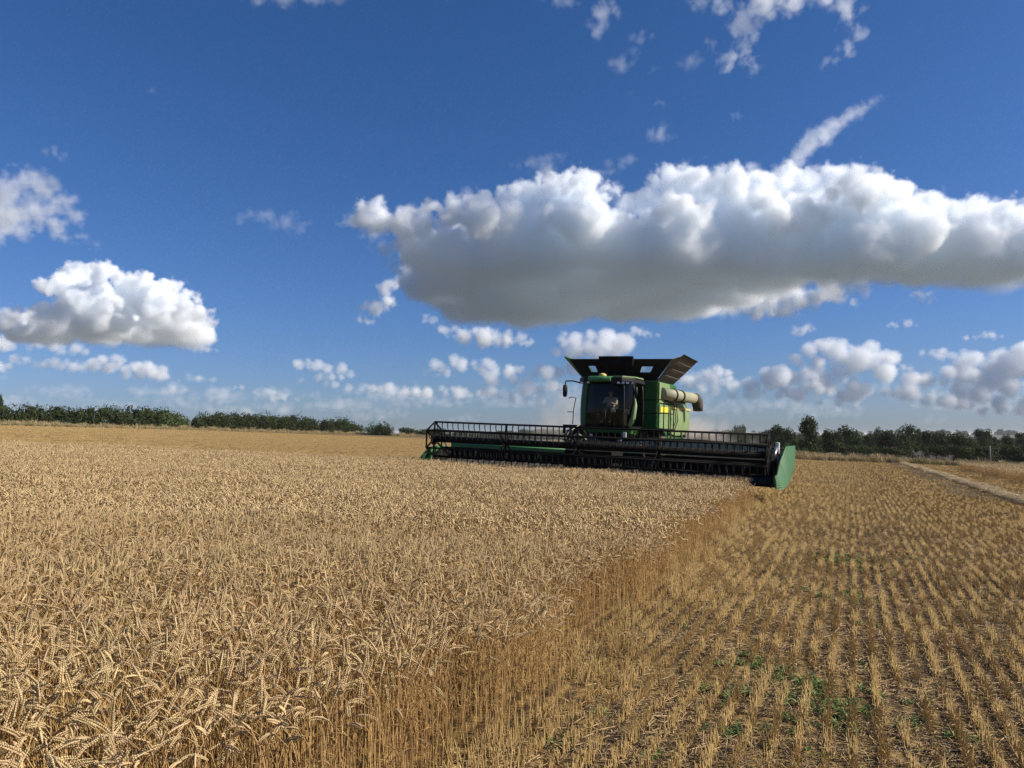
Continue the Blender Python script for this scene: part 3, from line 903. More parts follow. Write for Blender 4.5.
# ---- farmhouse among the right-hand trees, poles, far sheds
BRK = material('brick_wall', (.30, .15, .11), .9, col2=(.36, .21, .16), scale=9)
SLT = material('slate_roof', (.075, .068, .066), .9, col2=(.12, .10, .095), scale=3, spec=.1)
WDF = material('window_frame', (.26, .24, .22), .6)
DGL = material('dark_window_glass', (.02, .025, .03), .1, spec=.8)
WOODP = material('weathered_wood', (.20, .175, .145), .85, col2=(.14, .12, .10), scale=10)
def farmhouse():
    Y = 138.0; x = at(917, Y); z = g1(x, Y) - .3
    top = EYE.z + ray(917, 451.5).z * Y
    hw = top - z - 1.7
    r = empty('farmhouse', (x, Y, z), (0, 0, R(-14)))
    b = MB(); b.box(-5.2, 5.2, -3, 3, 0, hw)
    for s in (-5.2, 5.2 - .02): b.plate([(s, -3, hw), (s, 3, hw), (s, 0, hw + 1.62)], (.02, 0, 0))
    b.build('wall', BRK, r)
    b = MB()
    for s in (-1, 1): b.plate([(-5.5, 0, hw + 1.70), (5.5, 0, hw + 1.70), (5.5, s * 3.35, hw - .12), (-5.5, s * 3.35, hw - .12)], (0, 0, .12))
    ro = b.build('roof', SLT, r)
    for u in (-4.4, 3.6): b = MB(); b.box(u, u + .8, -.35, .35, hw + 1.3, hw + 2.5); b.build('chimney', BRK, ro)
    for u in (-3.6, -1.2, 1.2, 3.6):
        for zz in (.9, hw - 1.5):
            b = MB()
            for (x0, x1, z0, z1) in ((-.5, .5, 0, .07), (-.5, .5, 1.03, 1.1), (-.5, -.43, .07, 1.03), (.43, .5, .07, 1.03), (-.03, .03, .07, 1.03)): b.box(u + x0, u + x1, -3.07, -2.99, zz + z0, zz + z1)
            w = b.build('window', WDF, r); b = MB(); b.box(u - .43, u + .43, -3.03, -3.005, zz + .07, zz + 1.03); b.build('pane', DGL, w)
    tag(r, 'small brick farmhouse with slate roof half hidden under the dark right-hand trees', 'house')
farmhouse()
def pole(px, ytop, Y, label, arm=True):
    x = at(px, Y); z = g1(x, Y); h = EYE.z + ray(px, ytop).z * Y - z
    r = empty('telegraph_pole', (x, Y, z), (0, 0, R(20)))
    b = MB(); b.tube([(0, 0, -.5), (0, 0, h)], [.12, .09], 10); b.build('post', WOODP, r)
    if arm:
        b = MB(); b.box(-.75, .75, -.16, -.09, h - .45, h - .33); ca = b.build('crossarm', WOODP, r)
        for u in (-.65, .35, .65, -.35): b = MB(); b.lathe((u, -.12, h - .33), (0, 0, 1), [(0, .03), (.06, .05), (.12, .045), (.16, .0)], 8); b.build('insulator', BARK, ca)
    tag(r, label, 'telegraph pole')
PALE_I = material('grey_enamel', (.20, .20, .19), .6)
pole(988, 446, 92, 'weathered wooden pole standing before the dark trees near the right edge', False)
pole(911, 449.5, 130, 'short wooden pole beside the farmhouse under the tall tree', False)
def shed(px, Y, wd, hp, label):
    x = at(px, Y); z = g1(x, Y); h = EYE.z + ray(px, hp).z * Y - z
    r = empty('farm_shed', (x, Y, z), (0, 0, R(12)))
    b = MB(); b.box(-wd / 2, wd / 2, -6, 6, 0, h - 2); b.build('wall', PALE_I, r)
    b = MB()
    for s in (-1, 1): b.plate([(-wd / 2 - .4, 0, h), (wd / 2 + .4, 0, h), (wd / 2 + .4, s * 6.6, h - 2.2), (-wd / 2 - .4, s * 6.6, h - 2.2)], (0, 0, .15))
    b.build('roof', material('pale_roof', (.36, .37, .37), .6), r)
    b = MB(); b.box(-1.8, 1.8, -6.08, -6.0, 0, (h - 2) * .85); b.build('door', DGL, r)
    tag(r, label, 'shed')
shed(369, 620, 11, 430.5, 'tiny pale shed far away just left of the single round bush')
shed(399, 660, 14, 431, 'tiny pale shed far away between the round bush and the header')


# ================================================================== the combine harvester
GRN = material('green_paint', (.020, .110, .020), .5, spec=.2, dust_amt=.05, bump=.03)
GRN_D = material('dusty_green_paint', (.060, .20, .045), .55, spec=.4, dust=(.36, .33, .17), dust_amt=.42, bump=.05)
GRN_H = material('header_green_paint', (.035, .19, .055), .45, spec=.45, dust=(.30, .33, .20), dust_amt=.10, bump=.04)
BLK = material('black_steel', (.006, .006, .006), .8, spec=.12, dust_amt=.015)
BLK_P = material('black_plastic', (.009, .009, .010), .6, spec=.25, dust_amt=.02)
FLAP = material('tank_flap_sheet', (.035, .033, .03), .6, dust_amt=.22, dust=(.17, .13, .09))
STL = material('bare_steel', (.32, .32, .31), .4, metallic=.8, dust_amt=.2)
CREAM = material('dusty_auger_tube', (.10, .22, .06), .6, dust=(.36, .315, .225), dust_amt=.80)
YEL = material('yellow_decal', (.80, .62, .03), .5, dust_amt=.08)
YEL_D = material('faded_yellow_stripe', (.62, .50, .10), .6, dust_amt=.35)
RUB = material('tyre_rubber', (.018, .017, .016), .85, dust_amt=.2)
PALE = material('pale_plastic', (.62, .62, .58), .5)
LAMP = material('lamp_glass', (.75, .75, .72), .15, spec=.8)
SEAT = material('seat_cloth', (.03, .03, .03), .9)
PANEL = material('pale_green_panel', (.27, .34, .22), .6, dust_amt=.15)
BELT = material('draper_belt', (.020, .019, .018), .7, dust_amt=.10)
def glass_mat(name, tint, mixf):
    m = bpy.data.materials.new(name); m.use_nodes = True
    nt = m.node_tree; nt.nodes.clear()
    o = nt.nodes.new('ShaderNodeOutputMaterial')
    t = nt.nodes.new('ShaderNodeBsdfTransparent'); t.inputs[0].default_value = (*tint, 1)
    g = nt.nodes.new('ShaderNodeBsdfGlossy'); g.inputs['Roughness'].default_value = .04
    fr = nt.nodes.new('ShaderNodeFresnel'); fr.inputs[0].default_value = 1.5
    a = nt.nodes.new('ShaderNodeMath'); a.operation = 'MULTIPLY'; a.inputs[1].default_value = mixf
    mx = nt.nodes.new('ShaderNodeMixShader')
    link(nt, fr.outputs[0], a.inputs[0]); link(nt, a.outputs[0], mx.inputs[0]); link(nt, t.outputs[0], mx.inputs[1]); link(nt, g.outputs[0], mx.inputs[2])
    link(nt, mx.outputs[0], o.inputs[0])
    return m
GLS = glass_mat('cab_glass', (.66, .69, .63), .55)

TC, ROLL = R(25.0), .040
OX, OY = 2.45, 24.5
comb = empty('combine_harvester', (OX, OY, g1(OX, OY)), (0, ROLL, -TC))
tag(comb, 'green combine harvester with open grain tank flaps and a very wide black reel', 'combine harvester')
UC = -0.33
def P_(o): return tag(o)

# ---- body
b = MB()
prof = [(4.85, 1.35), (4.85, 3.76), (7.5, 3.76), (8.1, 3.45), (9.2, 3.12), (9.75, 2.75), (9.72, 1.95), (9.1, 1.55), (7.0, 1.25)]
b.plate([(UC - 1.42, v, z) for v, z in [(p[0] if p[0] < 6 else 6 + (p[0] - 6) * 1.14, p[1]) for p in prof]], (2.84, 0, 0))
body = b.build('body', GRN, comb, bevel=.03)
b = MB()
b.plate([(1.092, v, z) for v, z in [(4.88, 2.95), (4.88, 3.72), (6.5, 3.72), (6.5, 2.95)]], (.05, 0, 0))
b.build('upper_side_panel', GRN_D, comb, bevel=.015)
b = MB()
b.plate([(1.092, v, z) for v, z in [(4.9, 2.0), (4.9, 2.9), (6.55, 2.9), (6.55, 1.95)]], (.07, 0, 0))
b.build('side_door', GRN_D, comb, bevel=.02)
b = MB()
vs_, fs_ = [], []
pr = [(6.62, 1.80, 2.93), (7.5, 1.72, 2.94), (8.5, 1.72, 2.93), (9.4, 1.78, 2.90), (10.1, 1.95, 2.82)]
for v, z0, z1 in pr:
    bulge = .10 + .07 * math.sin(math.pi * (v - 6.62) / 3.5)
    for k in range(5):
        q = k / 4
        vs_.append((1.095 + bulge * (.35 + .65 * math.sin(math.pi * (.15 + .7 * q))), v, z0 + (z1 - z0) * q))
for i in range(len(pr) - 1):
    for k in range(4):
        fs_.append((i * 5 + k, (i + 1) * 5 + k, (i + 1) * 5 + k + 1, i * 5 + k + 1))
b.add(vs_, fs_, True)
b.add([vs_[k] for k in range(5)] + [(1.08, 6.62, 1.8), (1.08, 6.62, 2.93)], [(0, 1, 2, 3, 4, 6, 5)])
b.build('rear_side_panel', GRN_D, comb)
b = MB(); b.plate([(1.164, v, z) for v, z in [(5.0, 2.60), (5.0, 2.80), (6.35, 2.82), (6.35, 2.62)]], (.012, 0, 0)); b.build('yellow_badge', YEL, comb)
b = MB(); b.plate([(1.222, v, z) for v, z in [(6.7, 2.77), (6.7, 2.87), (10.0, 2.86), (10.0, 2.78)]], (.02, 0, 0)); b.build('stripe', YEL_D, comb)
b = MB()
b.plate([(1.0, v, z) for v, z in [(6.5, 3.0), (6.5, 3.1), (9.3, 2.98), (9.3, 2.9)]], (.17, 0, 0)); b.build('side_ledge', GRN_D, comb)
b = MB()
for z in np.arange(2.05, 3.6, .19): b.box(.86, 1.06, 4.815, 4.848, z, z + .10)
b.build('front_grille', GRN, comb)
for v in (8.45, 9.15):
    b = MB(); b.plate([(1.12, v - .06, 1.98), (1.12, v + .12, 1.93), (1.12, v + .22, 1.62), (1.12, v + .02, 1.66)], (.10, 0, 0)); b.build('mudflap', RUB, comb, bevel=.02)
# ---- grain tank flaps
def flap(name, pts, n, mat=FLAP, ribs=0, rib_n=None):
    f = MB(); f.plate(pts, n); o = f.build(name, mat, comb)
    if ribs:
        a, c, d, e = [Vector(p) for p in pts]
        for i in range(ribs):
            t = (i + .5) / ribs
            r_ = MB(); r_.tube([a.lerp(e, t) + Vector(rib_n), c.lerp(d, t) + Vector(rib_n)], .025, 4)
            r_.build('rib', mat, o)
    return o
ZB, ZT = 3.78, 4.56
A0, A1, B0, B1 = Vector((-1.88, 5.0, ZB)), Vector((.98, 5.0, ZB)), Vector((-2.36, 4.5, ZT)), Vector((1.66, 4.55, ZT))
def fp(s, t):
    """point on the front flap, s across, t up"""
    return (A0.lerp(A1, s)).lerp(B0.lerp(B1, s), t)
f = MB()
wins = [(.155, .235, .38, .68), (.74, .86, .38, .66)]
def strip(s0, s1, t0, t1): f.plate([fp(s0, t0), fp(s1, t0), fp(s1, t1), fp(s0, t1)], (0, .04, .015))
cuts = [0, .155, .235, .74, .86, 1]
strip(0, .155, 0, 1); strip(.235, .74, 0, 1); strip(.86, 1, 0, 1)
for s0, s1, t0, t1 in wins:
    strip(s0, s1, 0, t0); strip(s0, s1, t1, 1)
ff = f.build('front_tank_flap', BLK_P, comb)
WIN = glass_mat('tank_window', (.85, .86, .84), .8)
for s0, s1, t0, t1 in wins:
    f = MB(); f.plate([fp(s0, t0) + Vector((0, .012, 0)), fp(s1, t0) + Vector((0, .012, 0)), fp(s1, t1) + Vector((0, .012, 0)), fp(s0, t1) + Vector((0, .012, 0))], (0, .008, .003)); f.build('window', WIN, ff)
for s in (.36, .58):
    r_ = MB(); r_.tube([fp(s, .02) + Vector((0, -.03, 0)), fp(s, .98) + Vector((0, -.03, 0))], .02, 4); r_.build('rib', BLK_P, ff)
f = MB(); f.plate([(-1.12, 4.40, 4.28), (.22, 4.40, 4.28), (.22, 4.34, 4.66), (-1.12, 4.34, 4.66)], (0, .16, 0)); f.build('tank_extension', BLK, comb, bevel=.015)
flap('left_tank_flap', [(1.02, 5.02, ZB), (1.02, 7.6, ZB), (1.98, 7.5, 4.70), (1.98, 5.05, 4.74)], (-.03, 0, .03), ribs=0)
lf = [o for o in comb.children if o.name.startswith('left_tank_flap')][0]
for t in (.25, .5, .75):
    r_ = MB(); r_.tube([Vector((1.02 + .96 * t, 5.05, ZB + .95 * t)) + Vector((.02, 0, -.02)), Vector((1.02 + .96 * t, 7.5, ZB + .93 * t)) + Vector((.02, 0, -.02))], .022, 4); r_.build('rib', FLAP, lf)
r_ = MB(); r_.tube([(1.99, 5.03, 4.75), (1.99, 7.52, 4.71)], .028, 5); r_.build('rim', BLK, lf)
f = MB(); f.plate([(-1.92, 5.02, ZB), (-1.92, 7.6, ZB), (-2.80, 7.5, 4.66), (-2.80, 5.05, 4.70)], (.03, 0, .03)); f.build('right_tank_flap', GRN, comb)
f = MB(); f.plate([(-2.36, 4.54, ZT), (-1.90, 5.03, ZB), (-2.80, 5.06, 4.70)], (.0, .02, .02)); f.build('flap_corner', GRN, comb)
f = MB(); f.plate([(1.66, 4.58, ZT), (1.0, 5.03, ZB), (1.97, 5.06, 4.72)], (0, .02, .02)); f.build('flap_corner', FLAP, comb)
f = MB(); f.plate([(-1.8, 7.58, ZB), (.98, 7.58, ZB), (1.1, 7.8, 4.02), (-1.95, 7.8, 4.02)], (0, .03, 0)); f.build('rear_tank_flap', FLAP, comb)
# ---- unloading auger
b = MB()
a0, a1 = Vector((1.12, 5.2, 3.32)), Vector((1.66, 8.6, 3.28))
ax = (a1 - a0); L = ax.length; axn = ax.normalized()
b.lathe(a0, axn, [(0, .0), (0, .235), (L, .215), (L, 0)], 24)
aug = b.build('unloading_auger', CREAM, comb)
for t in (.30, .52):
    r_ = MB(); r_.lathe(a0 + axn * (L * t), axn, [(0, .225), (0, .255), (.09, .255), (.09, .225)], 24, smooth=False); r_.build('clamp_band', BLK, aug)
r_ = MB(); r_.tube([a0 + axn * (L * .12) + Vector((0, 0, -.25)), a0 + axn * (L * .7) + Vector((0, 0, -.25))], .045, 6); r_.build('hydraulic_pipe', BLK, aug)
b = MB(); b.tube([a1 - axn * .1, a1 + axn * .18, a1 + axn * .30 + Vector((.03, 0, -.14)), a1 + axn * .32 + Vector((.06, 0, -.34)), a1 + axn * .30 + Vector((.07, 0, -.50))], [.225, .24, .24, .22, .20], 16); b.build('spout', RUB, comb)
# ---- cab
CF, CZ0, CZ1 = 2.9, 2.03, 3.58
b = MB(); b.plate([(-1.36, CF + .35, CZ0 - .10), (-.95, CF, CZ0 - .10), (.60, CF, CZ0 - .10), (.86, CF + .35, CZ0 - .10), (.86, 4.7, CZ0 - .10), (-1.36, 4.7, CZ0 - .10)], (0, 0, .10)); b.build('cab_floor', BLK, comb)
b = MB(); b.box(-1.36, .86, 4.62, 4.70, CZ0, CZ1); b.build('cab_rear_wall', BLK_P, comb)
# plan of the glazing, bulging at knee height
def gl(name, pts, mat=GLS):
    """upright curved pane through plan points"""
    m_ = MB(); vs, fs = [], []
    n = 6
    for (u, v) in pts:
        for k in range(n + 1):
            q = k / n
            z = CZ0 + (CZ1 - CZ0) * q
            bl = .05 * math.sin(math.pi * min(1, q * .9 + .1)) - .03 * q
            cx = (u - (-.25)); cv = (v - 3.9)
            d = math.hypot(cx, cv)
            vs.append((u + cx / d * bl, v + cv / d * bl, z))
    for i in range(len(pts) - 1):
        for k in range(n):
            fs.append((i * (n + 1) + k, (i + 1) * (n + 1) + k, (i + 1) * (n + 1) + k + 1, i * (n + 1) + k + 1))
    m_.add(vs, fs, True)
    o = m_.build(name, mat, comb)
    return o
gl('windscreen', [(-.93, CF + .03), (-.55, CF - .07), (-.17, CF - .10), (.21, CF - .07), (.58, CF + .03)])
gl('side_window', [(-1.36, 4.6), (-1.37, 4.0), (-1.36, 3.42)])
gl('side_window', [(.87, 3.42), (.88, 4.0), (.87, 4.6)])
gl('corner_window', [(.62, CF + .06), (.78, CF + .18), (.86, CF + .36)])
gl('corner_panel', [(-1.36, CF + .38), (-1.22, CF + .16), (-.98, CF + .04)], GRN)
for u, v in ((-.955, CF + .035), (.60, CF + .045), (-1.365, 3.4), (.87, 3.4), (-1.36, 4.62), (.86, 4.62)):
    b = MB()
    pts = []
    for k in range(7):
        q = k / 6; z = CZ0 + (CZ1 - CZ0) * q
        bl = .05 * math.sin(math.pi * min(1, q * .9 + .1)) - .03 * q
        cx, cv = u + .25, v - 3.9; d = math.hypot(cx, cv)
        pts.append((u + cx / d * bl, v + cv / d * bl, z))
    b.tube(pts, .035, 6); b.build('pillar', BLK_P, comb)
b = MB(); b.tube([(.80, 3.1, CZ0 + .0), (.95, 3.15, CZ0 + .3), (.98, 3.3, CZ0 + .75), (.93, 3.4, CZ0 + 1.0)], [.09, .11, .08, .03], 8); b.build('cab_skirt', GRN_D, comb)
b = MB(); b.plate([(-1.44, CF + .30, CZ1 + .02), (-1.0, CF - .28, CZ1 + .02), (.62, CF - .28, CZ1 + .02), (.96, CF + .30, CZ1 + .02), (.96, 4.78, CZ1 + .02), (-1.44, 4.78, CZ1 + .02)], (0, 0, .15)); roof = b.build('cab_roof', BLK_P, comb, bevel=.03)
b = MB()
vs, fs = [], []
for i in range(9):
    q = i / 8; u = -.80 + .95 * q
    bow = .10 * math.sin(math.pi * q)
    for (dv, dz) in ((.02, 0), (-.07 - bow, .03), (-.09 - bow, .11), (-.03 - bow, .19), (.22, .22)):
        vs.append((u, CF - .29 + dv, CZ1 + .0 + dz))
for i in range(8):
    for k in range(4):
        fs.append((i * 5 + k, i * 5 + k + 1, (i + 1) * 5 + k + 1, (i + 1) * 5 + k))
b.add(vs, fs, True); b.add([vs[k] for k in range(5)], [(0, 1, 2, 3, 4)]); b.add([vs[40 + k] for k in range(5)], [(4, 3, 2, 1, 0)])
b.build('roof_visor', GRN_H, roof)
b = MB(); b.plate([(.22, CF - .22, CZ1 + .175), (.62, CF - .22, CZ1 + .175), (1.02, CF + .34, CZ1 + .175), (1.02, 4.2, CZ1 + .175), (.22, 4.2, CZ1 + .175)], (0, 0, .05)); b.build('roof_plate', GRN_D, roof, bevel=.01)
b = MB(); b.lathe((-.33, CF + .05, CZ1 + .20), (0, 0, 1), [(0, 0), (0, .15), (.05, .17), (.10, .13), (.13, .05), (.135, 0)], 18); b.build('receiver_dome', YEL_D, roof)
for u in (-1.20, -1.02, -.88, .25, .42, .58, .72):
    v = CF - .30 if -1.0 < u < .62 else CF - .12
    b = MB(); b.box(u - .06, u + .06, v - .03, v + .06, CZ1 - .07, CZ1 + .015); w = b.build('work_light', BLK_P, roof, bevel=.01)
    b = MB(); b.box(u - .045, u + .045, v - .036, v - .031, CZ1 - .06, CZ1 + .0); b.build('lamp_lens', LAMP, w)
b = MB(); b.tube([(-1.35, 3.05, CZ1 - .02), (-1.5, 2.62, CZ1 + .02), (-1.73, 2.45, CZ1 - .0), (-1.75, 2.43, CZ1 - .12)], .028, 6); arm = b.build('mirror_arm', BLK, comb)
b = MB(); b.lathe((-1.74, 2.42, CZ1 - .36), (0, 0, 1), [(-.22, .0), (-.21, .07), (-.1, .095), (.1, .10), (.21, .085), (.24, 0)], 12); b.build('mirror', BLK_P, comb)
b = MB(); b.tube([(.93, 3.1, CZ1 - .02), (1.12, 2.72, CZ1 - .02), (1.2, 2.66, CZ1 - .14)], .025, 6); b.build('mirror_arm', BLK, comb)
b = MB(); b.lathe((1.2, 2.66, CZ1 - .32), (0, 0, 1), [(-.16, .0), (-.15, .06), (.0, .08), (.15, .06), (.17, 0)], 12); b.build('mirror', BLK_P, comb)
# inside the cab
b = MB(); b.box(-.58, -.06, 3.75, 4.25, CZ0 + .35, CZ0 + .50); b.hexa([(-.56, 4.12, CZ0 + .48), (-.08, 4.12, CZ0 + .48), (-.08, 4.28, CZ0 + .48), (-.56, 4.28, CZ0 + .48)], [(-.52, 4.24, CZ0 + 1.16), (-.12, 4.24, CZ0 + 1.16), (-.12, 4.36, CZ0 + 1.16), (-.52, 4.36, CZ0 + 1.16)]); b.box(-.45, -.19, 3.85, 4.2, CZ0, CZ0 + .35); b.build('driver_seat', SEAT, comb, bevel=.03)
b = MB(); b.tube([(-.32, 3.25, CZ0), (-.32, 3.38, CZ0 + .62)], .045, 8); sc_o = b.build('steering_column', BLK_P, comb)
b = MB()
cw = Vector((-.32, 3.42, CZ0 + .68)); wn_ = Vector((0, .55, .83)).normalized(); wa = Vector((1, 0, 0)); wb_ = wn_.cross(wa)
b.tube([cw + (wa * math.cos(t) + wb_ * math.sin(t)) * .2 for t in np.linspace(0, 2 * math.pi, 21)], .016, 6); b.tube([cw - wa * .19, cw + wa * .19], .014, 5); b.build('steering_wheel', BLK_P, sc_o)
b = MB(); b.box(.10, .42, 3.45, 4.3, CZ0 + .45, CZ0 + .62); b.box(.18, .34, 3.6, 4.2, CZ0, CZ0 + .45); b.build('armrest_console', BLK_P, comb, bevel=.03)
b = MB(); b.box(.36, .62, 3.30, 3.34, CZ0 + .72, CZ0 + .92); b.tube([(.40, 3.5, CZ0 + .6), (.48, 3.36, CZ0 + .75)], .02, 6); b.build('monitor', BLK_P, comb)
b = MB(); b.box(-.98, -.64, 3.35, 3.9, CZ0, CZ0 + .42); b.build('passenger_seat', SEAT, comb, bevel=.03)
# platform, rails, steps
b = MB(); b.box(-1.95, -1.40, 3.1, 4.8, CZ0 - .10, CZ0 - .02); b.box(-1.98, -1.90, 3.05, 3.15, CZ0 - .34, CZ0 - .02); b.build('platform', BLK, comb)
b = MB(); b.box(.90, 1.75, 3.2, 4.8, CZ0 - .12, CZ0 - .04); b.build('platform', BLK, comb)
b = MB(); b.tube([(-1.62, 3.1, CZ0), (-1.60, 3.1, CZ0 + .55), (-1.52, 3.1, CZ0 + .98), (-1.70, 3.1, CZ0 + 1.0), (-1.80, 3.1, CZ0 + .96)], .018, 5); b.tube([(-1.61, 3.1, CZ0 + .45), (-1.84, 3.1, CZ0 + .45)], .016, 5); b.build('handrail', BLK, comb)
for u, v in ((1.72, 3.25), (1.72, 4.0), (1.72, 4.75)):
    b = MB(); b.tube([(u, v, CZ0 - .05), (u, v, CZ0 + .98)], .02, 5); b.build('rail_post', BLK, comb)
b = MB(); b.tube([(.95, 3.22, CZ0 + .95), (1.72, 3.25, CZ0 + .98), (1.72, 4.75, CZ0 + .98)], .02, 5); b.tube([(.95, 3.22, CZ0 + .48), (1.72, 3.25, CZ0 + .50), (1.72, 4.75, CZ0 + .50)], .018, 5); b.build('handrail', BLK, comb)
for dv in (0, .32):
    b = MB(); b.tube([(1.36, 6.35 + dv, 3.2), (1.40, 6.35 + dv, 2.7), (1.42, 6.45 + dv, 2.3), (1.34, 6.3 + dv, 1.95)], .018, 5); b.build('grab_rail', BLK, comb)
b = MB()
for k, z in enumerate((.55, .85, 1.15, 1.45, 1.75)): b.box(1.50 + .05 * k * 0, 1.95, 3.32, 3.60, z, z + .035)
b.tube([(1.51, 3.33, .5), (1.51, 3.45, 1.95)], .025, 5); b.tube([(1.94, 3.33, .5), (1.94, 3.45, 1.95)], .025, 5); b.build('ladder', BLK, comb)
# under the cab
b = MB(); b.hexa([(UC - .85, 1.15, .55), (UC + .85, 1.15, .55), (UC + .8, 4.2, 1.15), (UC - .8, 4.2, 1.15)], [(UC - .85, 1.15, 1.15), (UC + .85, 1.15, 1.15), (UC + .8, 4.2, 1.92), (UC - .8, 4.2, 1.92)]); b.build('feeder_house', BLK, comb, bevel=.02)
b = MB(); b.hexa([(-1.0, 2.7, 1.78), (.7, 2.7, 1.78), (.8, 3.3, 1.70), (-1.1, 3.3, 1.70)], [(-1.05, 2.68, 1.92), (.75, 2.68, 1.92), (.85, 3.3, 1.92), (-1.15, 3.3, 1.92)]); b.build('cab_underside', GRN, comb)
b = MB(); b.box(UC - 1.7, UC + 1.7, 4.0, 4.5, .75, 1.15); b.build('axle', BLK, comb)
def wheel(u, v, r, w):
    t_ = MB(); t_.lathe((u - w / 2, v, r), (1, 0, 0), [(0, r * .55), (0, r * .8), (.04, r * .95), (w * .2, r), (w * .8, r), (w - .04, r * .95), (w, r * .8), (w, r * .55)], 36)
    o = t_.build('wheel', RUB, comb)
    l_ = MB()
    for k in range(22):
        for sgn in (-1, 1):
            t = 2 * math.pi * (k + (.25 if sgn > 0 else 0)) / 22
            c_, s_ = math.cos(t), math.sin(t); c2, s2 = math.cos(t + .14), math.sin(t + .14)
            p0 = Vector((u, v + r * c2, r + r * s2)); p1 = Vector((u + sgn * w * .48, v + r * .97 * c_, r + r * .97 * s_))
            l_.tube([p0, p1], .03, 4, smooth=False)
    l_.build('tread', RUB, o, kind='stuff')
    h_ = MB(); h_.lathe((u - w / 2, v, r), (1, 0, 0), [(.06, 0), (.06, r * .3), (.02, r * .55), (w - .02, r * .55), (w - .06, r * .3), (w - .06, 0)], 24); h_.build('rim', YEL_D, o)
wheel(UC - 1.45, 4.25, .95, .72); wheel(UC + 1.45, 4.25, .95, .72); wheel(UC - 1.25, 8.5, .68, .5); wheel(UC + 1.25, 8.5, .68, .5)
for k, pts in enumerate(([(-1.35, 1.3, 1.25), (-1.30, 1.9, 1.75), (-1.12, 2.4, 2.0), (-.92, 2.6, 1.75), (-.85, 2.7, 1.4)], [(-1.18, 1.3, 1.25), (-1.16, 1.9, 1.8), (-1.02, 2.4, 2.03), (-.84, 2.6, 1.72), (-.78, 2.7, 1.35)], [(-1.25, 1.3, 1.2), (-1.22, 1.7, 1.5), (-1.05, 2.1, 1.72), (-.85, 2.5, 1.5), (-.8, 2.7, 1.2)])):
    b = MB(); b.tube(pts, .026, 6); b.build('hydraulic_hose', [CREAM, BLK, CREAM][k], comb)
for u, z in ((-.72, 1.62), (-.55, 1.45), (.52, 1.72), (.34, 1.5), (.3, 1.32)):
    b = MB(); b.box(u - .06, u + .06, 2.55, 2.62, z - .09, z + .09); b.build('valve_block', PALE, comb, bevel=.015)
# the cab sits a little narrower than drawn, and the machine a little to the right of the header's middle
CAB = {'cab_floor', 'cab_rear_wall', 'windscreen', 'side_window', 'corner_window', 'corner_panel', 'pillar', 'cab_skirt', 'cab_roof', 'roof_visor', 'roof_plate', 'receiver_dome', 'work_light', 'lamp_lens',
       'mirror', 'mirror_arm', 'driver_seat', 'steering_column', 'steering_wheel', 'armrest_console', 'monitor', 'passenger_seat'}
for o in list(comb.children) + [q for c_ in comb.children for q in c_.children]:
    if o.name.split('.')[0] in CAB:
        for v_ in o.data.vertices: v_.co.x = -1.4 + (v_.co.x + 1.4) * .87
for o in comb.children: o.location.x = -.15
# ---- header
hd = MB()
hd.box(-5.75, 5.80, 1.28, 1.44, .78, .94); hd.box(-5.75, 5.80, 1.21, 1.27, .40, .52)
hdr = hd.build('header_frame', BLK, comb)
b = MB(); b.box(-5.75, -1.3, 1.16, 1.20, .54, .98); b.build('back_sheet', BLK, hdr)
b = MB(); b.box(-5.75, -1.3, 1.14, 1.20, .985, 1.13); b.build('upper_back_panel', GRN_H, hdr)
b = MB(); b.box(.75, 5.78, 1.16, 1.20, .54, 1.15); b.build('back_sheet', BLK, hdr)
b = MB(); b.plate([(.75, 1.14, 1.155), (5.78, 1.14, 1.155), (5.78, 1.14, 1.46), (4.6, 1.14, 1.56), (3.0, 1.14, 1.61), (1.6, 1.14, 1.59), (.75, 1.14, 1.52)], (0, .06, 0)); b.build('upper_back_panel', PANEL, hdr)
b = MB(); b.tube([(.72, 1.17, 1.56), (1.6, 1.17, 1.63), (3.0, 1.17, 1.65), (4.6, 1.17, 1.60), (5.78, 1.17, 1.50)], .05, 8); b.build('top_rail', BLK, hdr)
b = MB(); b.tube([(-5.75, 1.18, 1.15), (-1.3, 1.18, 1.15)], .045, 8); b.build('top_rail', GRN_H, hdr)
for u0, u1 in ((-5.7, -1.25), (.7, 5.7)):
    b = MB(); b.hexa([(u0, -.05, .46), (u1, -.05, .46), (u1, 1.1, .54), (u0, 1.1, .54)], [(u0, -.05, .52), (u1, -.05, .52), (u1, 1.1, .66), (u0, 1.1, .66)])
    dk = b.build('draper_belt', BELT, hdr)
    s_ = MB()
    for u in np.arange(u0 + .15, u1, .42): s_.hexa([(u, 0, .525), (u + .05, 0, .525), (u + .05, 1.08, .664), (u, 1.08, .664)], [(u, 0, .55), (u + .05, 0, .55), (u + .05, 1.08, .69), (u, 1.08, .69)])
    s_.build('cleats', BELT, dk, kind='stuff')
b = MB(); b.box(-5.8, 5.8, -.14, -.02, .43, .49); kn = b.build('cutterbar', BLK, hdr)
b = MB()
for u in np.arange(-5.75, 5.76, .153): b.add([(u - .02, -.14, .45), (u + .02, -.14, .45), (u, -.30, .46), (u, -.14, .49)], [(0, 1, 2), (0, 2, 3), (1, 3, 2)])
b.build('knife_guards', BLK, kn, kind='stuff')
for u in (-4.75, -3.5, -2.3, 1.75, 2.75, 3.55, 4.6):
    b = MB(); b.tube([(u, 1.12, .70), (u + .10, 1.02, 1.0)], .03, 5); b.build('brace', STL if u > 0 else GRN_H, hdr)
for u in (1.2, 2.1, 3.1, 4.1, 5.0):
    b = MB(); b.box(u - .05, u + .05, -.02, .06, .56, .66); b.build('marker_plate', PALE, hdr, bevel=.01)
